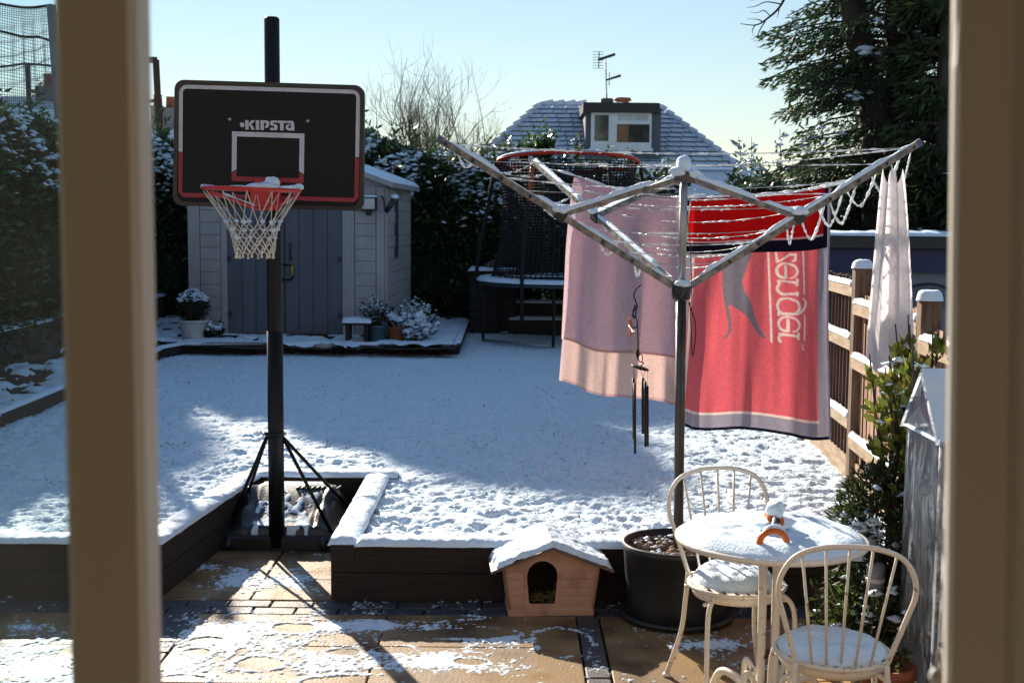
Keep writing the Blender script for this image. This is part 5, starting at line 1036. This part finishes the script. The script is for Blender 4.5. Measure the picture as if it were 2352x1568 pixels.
for z_ in (.085, .125, .165, .205):         # raised clapboards
    for a0, a1 in ((-wb_ + .022 - z_ * .13, dcx - .085), (dcx + .085, wb_ - .022 + z_ * .13)): part('clapboard', RC(cbox(CH[0] + a0, CH[0] + a1, CH[1] - .004, CH[1] + .003, .012 + z_ - .036, .012 + z_, .002)), cat_pink, ct)
for s in (-1, 1):
    e = V(s * (wt_ + .058), 0, EH - .022); p0 = fo + V(0, -.045, PH + .004); q0 = fo + e + V(0, -.045, .004); p1 = p0 + V(0, .46, .0); q1 = q0 + V(0, .46, 0)
    v = np.array([p0, q0, q1, p1]); v = np.vstack([v, v - V(0, 0, .014)]); rf = part('roof', RC((v, [(0, 1, 2, 3), (7, 6, 5, 4), (0, 4, 5, 1), (1, 5, 6, 2), (2, 6, 7, 3), (3, 7, 4, 0)])), cat_roof_m, ct)
    m1, m2 = 40, 60; U, W = np.meshgrid(np.linspace(0, 1, m1), np.linspace(0, 1, m2)); Pp = p0 + (q0 - p0) * (U * .97)[..., None] + (p1 - p0) * (.01 + W * .98)[..., None]
    ed = np.minimum.reduce([(1 - U) * 1.2 - .04 * (W < .3) * (s < 0), W * 1.7, (1 - W) * 1.7, U * 0 + .5]); bump_ = fbm(Pp[..., 0] / .045, Pp[..., 1] / .05, 4, .6); Pp[..., 2] += .030 * sstep(-.01, .10, ed + .10 * (bump_ - .5)) * (.5 + .9 * bump_) - .004
    _, ff = hgrid(np.arange(m1), np.arange(m2), U); part('snow', RC((Pp.reshape(-1, 3), ff)), snow, rf, True)
part('inside_shade', RC((lambda g: (g[0], [q for q in g[1] if q != (0, 1, 5, 4)]))(box(CH[0] - .185, CH[0] + .185, CH[1] + .014, CH[1] + .21, .036, .245))), M('interior_shade', (.03, .022, .017), scale=20, rough=1.0), ct)  # added dark box standing in for the shade inside the house
sg = []
for i in range(70):
    p = CH + V(rng.uniform(-.14, .08), rng.uniform(.03, .19), .045 + rng.uniform(0, .02)); d = V(*rng.normal(0, 1, 3)) * V(1, 1, .35); d /= np.linalg.norm(d); sg.append(tube([p - d * .04, p + d * .04], .0012, 3, cap=False))
sg.append(tube([CH + V(.0, .05, .05), CH + V(.02, .04, .15)], .001, 3)); part('straw', join(*sg), straw_m, ct)

# ------------------------------------------------------------------ fence on the right
fx = lambda D: 2.139 + .0544 * (D - 7.715)
posts = [4.55, 6.2, 7.715, 9.48, 11.2, 12.95, 14.7, 16.4]; ptops = [1.42, 1.50, 1.60, 1.63, 1.63, 1.63, 1.63, 1.63]
fe = thing('timber_fence', V(fx(9), 9, .2), 'timber fence with brown vertical boards, pale rails and snow on its posts', 'fence')
for i, (D, zt_) in enumerate(zip(posts, ptops)):
    x = fx(D); p = part('post', cbox(x - .055, x + .045, D - .05, D + .05, -.05, zt_, .014), fence_post_m, fe); part('snow', snow_disc(V(x - .005, D, zt_ - .004), .066, .045, i, 24, 8), snow, p, True)
bm_cache = {}
for i in range(len(posts) - 1):
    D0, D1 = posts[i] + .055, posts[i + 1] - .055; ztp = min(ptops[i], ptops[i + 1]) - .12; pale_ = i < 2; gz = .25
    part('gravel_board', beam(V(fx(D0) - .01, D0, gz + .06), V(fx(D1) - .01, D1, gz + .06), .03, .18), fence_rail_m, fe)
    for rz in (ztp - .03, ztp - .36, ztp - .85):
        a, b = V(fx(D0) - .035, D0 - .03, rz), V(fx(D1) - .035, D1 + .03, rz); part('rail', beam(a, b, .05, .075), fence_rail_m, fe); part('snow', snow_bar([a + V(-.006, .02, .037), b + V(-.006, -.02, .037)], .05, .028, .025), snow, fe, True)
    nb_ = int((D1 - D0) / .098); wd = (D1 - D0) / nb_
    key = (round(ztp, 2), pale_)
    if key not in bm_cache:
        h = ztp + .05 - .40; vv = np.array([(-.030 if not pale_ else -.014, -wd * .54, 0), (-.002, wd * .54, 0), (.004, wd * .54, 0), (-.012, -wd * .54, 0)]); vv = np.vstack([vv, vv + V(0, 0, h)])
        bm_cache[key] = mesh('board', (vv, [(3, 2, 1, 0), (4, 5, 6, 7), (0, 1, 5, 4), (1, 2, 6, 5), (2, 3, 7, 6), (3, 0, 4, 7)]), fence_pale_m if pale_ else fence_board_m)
    fb = BASE[fe.name]
    for j in range(nb_): D = D0 + (j + .5) * wd; link('board', bm_cache[key], fe, tuple(V(fx(D) + random.uniform(-.003, .003), D, .40 + random.uniform(-.01, .01)) - fb))

# ------------------------------------------------------------------ garage beyond the fence
ga = V(4.6, 11.6, 0); gx0, gx1, gy0, gy1 = 2.62, 7.2, 11.0, 13.2
gg = thing('garage', ga, 'low flat-roofed navy garage with snow along its roof edge behind the fence', 'garage')
gz1 = at(2000, 540, 11.0)[2]; part('wall', box(gx0 + .03, gx1, gy0 + .03, gy1, -.1, gz1 - .12), pale_blue, gg)
part('fascia', cbox(gx0 - .06, gx1 + .06, gy0 - .10, gy1, gz1 - .11, gz1, .01), fascia_m, gg); part('navy_band', cbox(gx0, gx1, gy0 - .03, gy0 + .03, gz1 - .32, gz1 - .112, .004), navy, gg)
part('snow', snow_bar([V(gx0 - .05, gy0 + .1, gz1), V(gx1, gy0 + .1, gz1)], .42, .04, .05), snow, gg, True)
ac = at(2135, 690, 10.98); ac[2] = gz1 - .62
part('arch_trim', tube([V(ac[0] + .28 * math.cos(a), gy0 + .02, ac[2] + .20 * math.sin(a)) for a in np.linspace(0, math.pi, 20)], .012, 6), fascia_m, gg, True); part('arch_panel', prism([(.27 * math.cos(a), .19 * math.sin(a)) for a in np.linspace(0, math.pi, 16)], V(ac[0], gy0 + .012, ac[2]), V(1, 0, 0), V(0, 0, 1), V(0, .015, 0)), M('blue_panel', (.10, .13, .19), scale=5, rough=.5), gg)

# ------------------------------------------------------------------ dormer house
HD = 26.0
hs = thing('dormer_house', V(2.3, 28, 0), 'bungalow with snow-dusted hipped tile roof, dormer window and rooftop aerial', 'house')
rzl, rzr = at(1243, 242, 28.3), at(1510, 231, 28.3); rz_ = at(1380, 242, 28.3)[2]; rzl[2] = rzr[2] = rz_
el, er = at(1000, 440, 25.0), at(1790, 440, 25.0); ez2 = (el[2] + er[2]) / 2 - .1; el[2] = er[2] = ez2
bl_, br_ = V(el[0], 31.6, ez2), V(er[0], 31.6, ez2)
part('wall', box(el[0] + .4, er[0] - .4, 25.4, 31.2, 0, ez2), render_m, hs)
part('roof_deck', (np.array([rzl, rzr, er, el, bl_, br_]) - V(0, 0, .06), [(0, 3, 2, 1), (0, 4, 3), (1, 2, 5), (0, 1, 5, 4)]), tile_m, hs)
NCR = 19
for r in range(NCR):
    t0, t1 = r / NCR, (r + 1.12) / NCR; gsv = []; fv = []; ev = []
    a0, b0 = rzl + (el - rzl) * t0, rzr + (er - rzr) * t0; a1, b1 = rzl + (el - rzl) * t1, rzr + (er - rzr) * t1
    L0 = b1[0] - a1[0]; nt_ = max(8, int(L0 / .30)); off = (r % 2) * .5
    for j in range(nt_ + 1):
        u0_, u1_ = (j - off + .03) / nt_, (j + 1 - off - .03) / nt_
        if u1_ <= 0 or u0_ >= 1: continue
        u0_, u1_ = max(u0_, 0), min(u1_, 1); k_ = .026 + random.uniform(-.004, .004)
        q = np.array([a0 + (b0 - a0) * u0_, a0 + (b0 - a0) * u1_, a1 + (b1 - a1) * u1_ + V(0, -.02, k_), a1 + (b1 - a1) * u0_ + V(0, -.02, k_), a1 + (b1 - a1) * u1_, a1 + (b1 - a1) * u0_])
        n0 = len(gsv) * 6; gsv.append(q); fv += [(n0, n0 + 3, n0 + 2, n0 + 1)]; ev += [(n0 + 3, n0 + 5, n0 + 4, n0 + 2)]
    tcr = part('tile_course', (np.concatenate(gsv), fv), tile_snow_m, hs); part('tile_edge', (np.concatenate(gsv) - V(0, .004, 0), ev), tile_m, tcr)
def hip_tiles(p, q, n):
    for j in range(n):
        a, b = p + (q - p) * j / n, p + (q - p) * (j + 1.08) / n; part('hip_tile', tube([a + V(0, -.02, .03), b + V(0, -.02, .055)], [.05, .065], 8), tile_snow_m, hs, True)
hip_tiles(rzr, er, 15); hip_tiles(rzl, el, 15); hip_tiles(rzl, at(1345, 240, 28.3) * V(1, 1, 0) + V(0, 0, rz_), 4)
# dormer
DD = 26.2; dl_, dr_ = at(1340, 300, DD)[0], at(1522, 300, DD)[0]; dzt, dzb = at(1430, 236, DD)[2], at(1430, 372, DD)[2]
dm = part('dormer', box(dl_ + .04, dr_ - .04, DD, 29.2, dzb, dzt - .1), dormer_m, hs)
part('fascia', cbox(dl_ - .02, dr_ - .08, DD - .14, 29.3, dzt - .21, dzt - .01, .01), fascia_m, dm); part('snow', snow_bar([V(dl_, 27.0, dzt - .012), V(dr_ - .1, 27.0, dzt - .012)], 1.6, .04, .1), snow, dm, True)
wx0, wx1, wz0, wz1 = at(1357, 300, DD)[0], at(1496, 300, DD)[0], at(1430, 341, DD)[2], at(1430, 255, DD)[2]; Wn = wx1 - wx0; Hn = wz1 - wz0
wnd = part('window', box(wx0, wx1, DD - .05, DD + .01, wz0, wz1), upvc, dm)
for (a0, a1, c0, c1, mt) in ((.06, .29, .19, .88, dark_glass), (.44, .945, .745, .90, lamp_glass), (.43, .965, .16, .64, dark_glass)): part('pane', box(wx0 + a0 * Wn, wx0 + a1 * Wn, DD - .056, DD - .045, wz0 + c0 * Hn, wz0 + c1 * Hn), mt, wnd)
part('curtain', box(wx0 + .435 * Wn, wx0 + .62 * Wn, DD - .060, DD - .0565, wz0 + .165 * Hn, wz0 + .63 * Hn), curtain_m, wnd)
part('sill', box(wx0 - .03, wx1 + .03, DD - .11, DD - .002, wz0 - .06, wz0 - .002), upvc, wnd)
# lower front roof with a snowy ridge
l0, l1 = at(1440, 388, 24.4), at(1706, 388, 24.4); l1[2] = l0[2]
vv = np.array([l0, l1, l1 + V(.12, -1.4, -.95), l0 + V(0, -1.4, -.95), l0 + V(0, 1.2, -.9), l1 + V(.12, 1.2, -.9)]); part('porch_roof', (vv, [(0, 3, 2, 1), (0, 1, 5, 4), (1, 2, 5), (0, 4, 3)]), tile_snow_m, hs); part('snow', snow_bar([l0, l1], .18, .06, .06), snow, hs, True)
part('porch_wall', box(l0[0] + .1, l1[0] - .1, 23.4, 25.4, 0, l0[2] - .95), render_m, hs)
# aerial
ap = at(1393, 232, 27.4); at_ = thing('tv_aerial', ap, 'double television aerial on a thin mast above the dormer', 'aerial'); Q = lambda px, py: at(px, py, 27.4)
part('mast', tube([Q(1394, 236), Q(1391, 140)], .016, 6), steel, at_, True); part('base_plate', cbox(ap[0] - .12, ap[0] + .14, ap[1] - .1, ap[1] + .1, ap[2] - .06, ap[2] + .05, .02), fascia_m, at_)
part('boom', tube([Q(1374, 138), Q(1413, 125)], [.03, .03], 6), fascia_m, at_, True); part('boom', tube([Q(1391, 185), Q(1426, 174)], [.02, .028], 6), fascia_m, at_, True); part('reflector_bar', tube([Q(1376, 119), Q(1375, 157)], .014, 5), steel, at_, True)
for (x0_, y0_, x1_, y1_) in [(1362, 118 + 6.3 * i, 1386, 119.5 + 6.3 * i) for i in range(7)]: part('element', tube([Q(x0_, y0_) + V(0, .1, 0), Q(x1_, y1_)], .006, 4), steel, at_)
for i in range(6): part('element', tube([Q(1380 + 5.5 * i, 141 - 1.9 * i), Q(1384 + 5.5 * i, 131 - 1.9 * i)], .006, 4), steel, at_)
part('reflector_bar', tube([Q(1400, 166), Q(1399, 197)], .01, 5), steel, at_)
for i in range(5): part('element', tube([Q(1402 + 5 * i, 184 - 1.6 * i), Q(1406 + 5 * i, 176 - 1.6 * i)], .005, 4), steel, at_)
v_ = at(1430, 234, 28.4); single('roof_vent', lathe([(.14, 0), (.14, .06), (.2, .07), (.18, .13), (.001, .15)], v_ - V(0, 0, .05), 14), terracotta, v_ - V(0, 0, .05), 'small clay vent cap on the dormer house ridge', 'vent', smooth=True)

# far houses at the left
def far_house(x, D, w, ridge, eave, label, chim):
    t = thing('far_house', V(x, D, 0), label, 'house'); part('wall', box(x - w / 2 + .2, x + w / 2 - .2, D + .3, D + 6.7, 0, eave), housewall_m, t)
    v = np.array([(x - w / 2, D, eave), (x + w / 2, D, eave), (x + w / 2, D + 7, eave), (x - w / 2, D + 7, eave), (x - w / 2 + 1.2, D + 3.5, ridge), (x + w / 2 - 1.2, D + 3.5, ridge)], float)
    part('roof', (v, [(0, 1, 5, 4), (2, 3, 4, 5), (1, 2, 5), (3, 0, 4)]), tile_snow_m, t)
    for (cx_, h_, w_) in chim:
        c_ = part('chimney', box(cx_ - w_ / 2, cx_ + w_ / 2, D + 3.2, D + 3.8, ridge - 1.0, ridge + h_), housewall_m, t); part('chimney_pot', lathe([(.14, 0), (.12, .3), (.15, .32), (.001, .32)], V(cx_, D + 3.5, ridge + h_), 10), terracotta, c_, True)
xh = at(390, 300, 36)[0]; far_house(xh + .5, 34, 7.0, at(390, 288, 37.5)[2], 2.9, 'far house with snowy roof and brick chimneys left of the backboard', ((at(363, 260, 37.5)[0], .55, .30), (at(392, 260, 37.5)[0], .50, .30)))
xh = at(105, 240, 32)[0]; far_house(xh - .6, 30, 4.6, at(110, 222, 33.5)[2], 3.2, 'far dark-roofed house behind the net at the left', ((at(112, 215, 33.5)[0], .25, .5),))

# ------------------------------------------------------------------ sports net beyond the side hedge
nD = 14.6; sn = thing('sports_net', at(128, 500, nD) * V(1, 1, 0), 'tall net on padded grey poles rising above the side hedge', 'net')
pa, pb_ = at(118, 12, nD), at(139, 300, nD); part('pole', tube([at(150, 520, nD) * V(1, 1, 0) , pb_, pa], .055, 12), foam_grey, sn, True)
part('pole', tube([at(72, 420, nD + 1.5), at(64, 148, nD + 1.5)], .034, 8), black_metal, sn, True); part('pole', tube([at(372, 420, nD + 6), at(358, 138, nD + 6)], .055, 8), rust, sn, True)
part('rung', tube([at(335, 138, nD + 6), at(360, 138, nD + 6)], .05, 8), rust, sn, True); part('rung', tube([at(335, 233, nD + 6), at(368, 231, nD + 6)], .03, 6), rust, sn, True)
r1 = smooth_path([at(-60, -4, nD), at(20, 13, nD), at(70, 18, nD), pa], 8); r2 = smooth_path([at(-60, 60, nD), at(0, 72, nD), at(50, 84, nD), at(90, 86, nD), at(120, 96, nD)], 8); r3 = smooth_path([at(-60, 155, nD + 1.5), at(10, 153, nD + 1.5), at(64, 147, nD + 1.5), at(140, 155, nD + 1.5)], 8)
for r_ in (r1, r2, r3): part('rope', tube(r_, .016, 6), black_metal, sn, True)
part('rope', tube(smooth_path([pa + V(.02, 0, -.03), at(145, 60, nD), at(170, 110, nD)], 5), .012, 5), black_metal, sn, True)
ngs = []
bt = smooth_path([at(-60, 250, nD), at(20, 248, nD), at(80, 250, nD), at(136, 250, nD)], 8); tp_ = smooth_path([at(-60, -4, nD), at(20, 13, nD), at(70, 18, nD), pa], 8)
ii = np.linspace(0, 1, 42)
Tp = np.stack([np.interp(ii, np.linspace(0, 1, len(tp_)), tp_[:, k]) for k in range(3)], 1); Bt = np.stack([np.interp(ii, np.linspace(0, 1, len(bt)), bt[:, k]) for k in range(3)], 1)
for i in range(42): ngs.append(tube([Tp[i], (Tp[i] + Bt[i]) / 2 + V(0, .04 * math.sin(i), 0), Bt[i]], .0035, 3, cap=False))
for j in range(46): t_ = j / 45; ngs.append(tube((Tp * (1 - t_) + Bt * t_) + np.stack([np.zeros(42), .04 * np.sin(ii * 20), .02 * np.sin(ii * 9 + j)], 1) * math.sin(math.pi * t_), .0035, 3, cap=False))
part('netting', join(*ngs), foam_grey, sn)

# ------------------------------------------------------------------ plants and greenhouse by the right door frame
leafy_shrub('variegated_shrub', V(1.74, 5.2, .0), 1.62, .52, 1700, 'yellow-green glossy shrub in sunshine beside the fence', (.20, .22, .035), .055, 110, 34, 'shrub', snow_r=.022, aspect=.55, upward=.5, tmin=.5, hmin=.80)
leafy_shrub('dark_shrub', V(1.60, 5.45, .0), 1.02, .34, 260, 'dark green privet shoots between thuja and fence', (.05, .085, .03), .048, 60, 18, 'shrub', snow_r=.02, aspect=.45)
th = V(1.60, 5.15, 0); t = thing('thuja_bush', th, 'bushy thuja loaded with snow lumps beside the plastic greenhouse', 'shrub'); n = 9000
u = rng.normal(size=(n, 3)); u /= np.linalg.norm(u, axis=1)[:, None]; rr2 = rng.random(n) ** .4; P = u * rr2[:, None]; kk = fbm(P[:, 0] * 3 + 5, P[:, 2] * 3 + P[:, 1] * 2, 3) > .42; P, u = P[kk], u[kk]
P = P * V(.27, .25, .46) * (1 - .15 * P[:, 2:3]) + th + V(-.02, 0, .52); d_ = u + rng.normal(0, .5, u.shape) + V(0, 0, .1); g, c = leaves(P, d_, .036, .3, (.055, .075, .028), .5); part('foliage', g, leaf_conifer, t, cols=c); part('stem', tube([th, th + V(0, 0, .8)], [.02, .008], 6), bark, t)
kk = P[(u[:, 2] > .0) & (fbm(P[:, 0] / .09, P[:, 1] / .09 + P[:, 2] / .12, 2) > .52)]; kk = kk[rng.choice(len(kk), min(110, len(kk)), replace=False)]; part('snow', snow_clumps(kk, .028, .6), snow, t)
leafy_shrub('low_green_bush', V(1.46, 4.95, 0), .62, .5, 2200, 'feathery green bush low behind the near chair', (.06, .09, .02), .036, 40, 40, 'shrub', snow_r=.024, mat=leaf_dull, aspect=.3)
gl_ = at(2010, 1335, 4.9); t = thing('garden_lantern', gl_ - V(0, 0, .07), 'small grey lantern with a pale band hanging in the green bush', 'lantern'); part('body', lathe([(.012, -.07), (.03, -.04), (.036, .03), (.036, .07), (.02, .075)], gl_, 16), grey_feeder, t, True); part('band', lathe([(.0365, .0), (.038, .004), (.038, .014), (.0365, .018)], gl_, 16), white_pot, t, True); part('hanger', tube([gl_ + V(0, 0, .075), gl_ + V(-.05, .02, .085)], .003, 5), black_metal, t)
tp2 = onz(2055, 1600, 0); tp2 = V(1.425, 4.62, 0); t = thing('terracotta_pot', tp2, 'terracotta pot standing between near chair and greenhouse', 'pot'); part('body', lathe([(.07, 0), (.098, .17), (.108, .172), (.108, .215), (.096, .216), (.09, .18), (.001, .175)], tp2, 28), terracotta, t, True)
leafy_shrub('pot_seedling', tp2 + V(0, 0, .175), .14, .16, 120, 'little green plant in the terracotta pot', (.08, .10, .03), .03, 6, 8, 'plant', snow_r=.012)
pk = V(1.27, 4.72, 0); t = thing('wooden_crate', pk, 'pale wooden slatted tray on the patio behind the near chair', 'tray')
for i in range(4): part('slat', rot_z(cbox(pk[0] - .15, pk[0] + .15, pk[1] - .12 + i * .065, pk[1] - .068 + i * .065, .07, .085, .003), .12, pk), wood_plank_m, t)
for s in (-1, 1): part('side', rot_z(cbox(pk[0] + s * .14 - .008, pk[0] + s * .14 + .008, pk[1] - .12, pk[1] + .13, .002, .07, .003), .12, pk), wood_plank_m, t)
dlf = onz(1618, 1556, 0); single('fallen_leaf', (np.array([dlf + V(-.03, .02, .05), dlf + V(.0, .0, .012), dlf + V(.06, -.01, .016), dlf + V(.02, .03, .03), dlf + V(.03, -.03, .003)]), [(0, 1, 3), (1, 2, 3), (1, 4, 2)]), straw_m, dlf, 'curled dry yellow leaf on the patio by the table foot', 'leaf')
gh = V(1.80, 4.66, 0); t = thing('mini_greenhouse', gh, 'plastic-covered mini greenhouse with snow on its pitched roof', 'greenhouse'); g0, g1, y0g, y1g, ze, zr = 1.535, 2.14, 4.47, 4.85, 1.09, 1.315; ym = 4.655
def film(pts, nu, nv, amp, seed):
    a, b, c_, d = [np.asarray(p, float) for p in pts]; U, W = np.meshgrid(np.linspace(0, 1, nu), np.linspace(0, 1, nv)); P = (a * (1 - U[..., None]) + b * U[..., None]) * (1 - W[..., None]) + (d * (1 - U[..., None]) + c_ * U[..., None]) * W[..., None]
    nn_ = np.cross(b - a, d - a); nn_ /= np.linalg.norm(nn_); e = np.minimum.reduce([U, 1 - U, W, 1 - W]); dsp = amp * (fbm(U * 5 + seed, W * 2.2 + seed + .8 * np.sin(U * 9), 4, .6) - .5) * 2 * sstep(0, .08, e); P = P + nn_ * dsp[..., None]; _, f_ = hgrid(np.arange(nu), np.arange(nv), U); return P.reshape(-1, 3), f_
part('cover_side', film([V(g0, y1g, 0), V(g0, y0g, 0), V(g0, y0g, ze), V(g0, y1g, ze)], 40, 90, .022, 1), film_m, t, True)
part('cover_front', film([V(g0, y0g, 0), V(g1, y0g, 0), V(g1, y0g, ze), V(g0, y0g, ze)], 60, 90, .02, 2), film_m, t, True)
part('cover_gable', (np.array([V(g0 - .004, y1g, ze), V(g0 - .004, y0g, ze), V(g0 - .004, ym, zr), V(g0 - .02, ym, ze + .1)]), [(0, 1, 3), (1, 2, 3), (2, 0, 3)]), film_m, t)
for ya in (y0g - .02, y1g + .02):
    rf = part('cover_roof', film([V(g0 - .02, ya, ze - .01), V(g1 + .02, ya, ze - .01), V(g1 + .02, ym, zr), V(g0 - .02, ym, zr)], 40, 14, .008, 3), film_m, t, True)
    sf = film([V(g0 - .015, ya, ze + .004), V(g1 + .02, ya, ze + .004), V(g1 + .02, ym, zr + .012), V(g0 - .015, ym, zr + .012)], 60, 24, .016, 5); sf[0][:, 2] += .012 * (fbm(sf[0][:, 0] / .06, sf[0][:, 1] / .06, 3)); part('snow', sf, snow, rf, True)
for xx in (g0 + .012, g1 - .012):
    for ya in (y0g + .012, y1g - .012): part('frame_tube', tube([V(xx, ya, 0), V(xx, ya, ze)], .008, 8), M('green_tube', (.05, .085, .085), scale=9, rough=.4) if (xx, ya) == (g0 + .012, y0g + .012) else bpy.data.materials['green_tube'], t, True)
    part('frame_tube', tube([V(xx, y0g, ze), V(xx, ym, zr - .012), V(xx, y1g, ze)], .008, 8), bpy.data.materials['green_tube'], t, True)
for zz in (.35, .70): part('shelf', cbox(g0 + .02, g1 - .02, y0g + .02, y1g - .02, zz, zz + .01, .002), bpy.data.materials['green_tube'], t)
part('seam', snow_bar([V(g0 - .006, y1g, ze), V(g0 - .006, y0g, ze), V(g0 + .04, y0g - .006, ze), V(g1, y0g - .006, ze)], .016, .01, .02), snow, t, True)

# ------------------------------------------------------------------ the house the picture is taken from: doorway frame, glass, room
fd = thing('patio_door_post', V(-.32, 1.03, 0), 'brown upright door post left of centre, out of focus', 'door frame')
part('post', prism([(-.357, 1.0), (-.352, .995), (-.300, .995), (-.294, 1.002), (-.2935, 1.02), (-.2935, 1.036), (-.357, 1.036)], V(0, 0, -.06), V(1, 0, 0), V(0, 1, 0), V(0, 0, 2.5)), frame_m, fd)
part('gasket', prism([(-.361, 1.015), (-.357, 1.012), (-.357, 1.05), (-.361, 1.05)], V(0, 0, -.06), V(1, 0, 0), V(0, 1, 0), V(0, 0, 2.5)), black_plastic, fd)
fr2 = thing('patio_door_frame', V(.5, 1.03, 0), 'wide beige door frame down the right edge, out of focus', 'door frame')
part('jamb', prism([(.3505, 1.004), (.353, .998), (.395, .998), (.400, .985), (.408, .982), (.411, .99), (.47, .99), (.62, .99), (.62, 1.08), (.39, 1.08), (.3502, 1.010)], V(.0525, 0, -.06), V(1, 0, 0), V(0, 1, 0), V(-.072, 0, 2.5)), frame_m, fr2)
hz_ = at(2166, 100, 1.0)[2]; part('hinge', box(.344, .3500, 1.0, 1.012, hz_ - .017, hz_ + .017), upvc, fr2); hz_ = at(2166, 1553, 1.0)[2]; part('latch', blob(V(.348, 1.0, hz_), (.005, .005, .007), 1, 2, 1, .1), upvc, fr2, True)
dg = thing('glass_door', V(-.8, 1.035, 0), 'glass pane with faint reflections filling the left edge of the view', 'glass pane')
part('pane', box(-1.35, -.3595, 1.030, 1.034, -.06, 2.44), pane_m, dg); part('stile', box(-1.43, -1.351, 1.0, 1.06, -.06, 2.44), frame_m, dg)
hw2 = thing('house_wall', V(0, 1.1, 0), 'grey outer wall of the house around the doorway', 'wall')
part('wall_panel', box(-5, -1.432, 1.0, 1.28, -.3, 5.0), housewall_m, hw2); part('wall_panel', box(.622, 5, 1.0, 1.28, -.3, 5.0), housewall_m, hw2); part('lintel', box(-1.432, .622, 1.0, 1.28, 2.442, 5.0), housewall_m, hw2); part('sill', box(-1.432, .622, .98, 1.32, -.3, -.062), housewall_m, hw2)
struct('room_floor', box(-3, 3, -4, .98, -.25, -.065), floor_m); struct('room_ceiling', box(-3, 3, -4, .98, 2.45, 2.6), room_m); struct('room_wall_left', box(-3.1, -3.0, -4, .98, -.25, 2.45), room_m); struct('room_wall_right', box(3.0, 3.1, -4, .98, -.25, 2.45), room_m); struct('room_wall_back', box(-3.1, 3.1, -4.1, -4.0, -.25, 2.45), room_m)
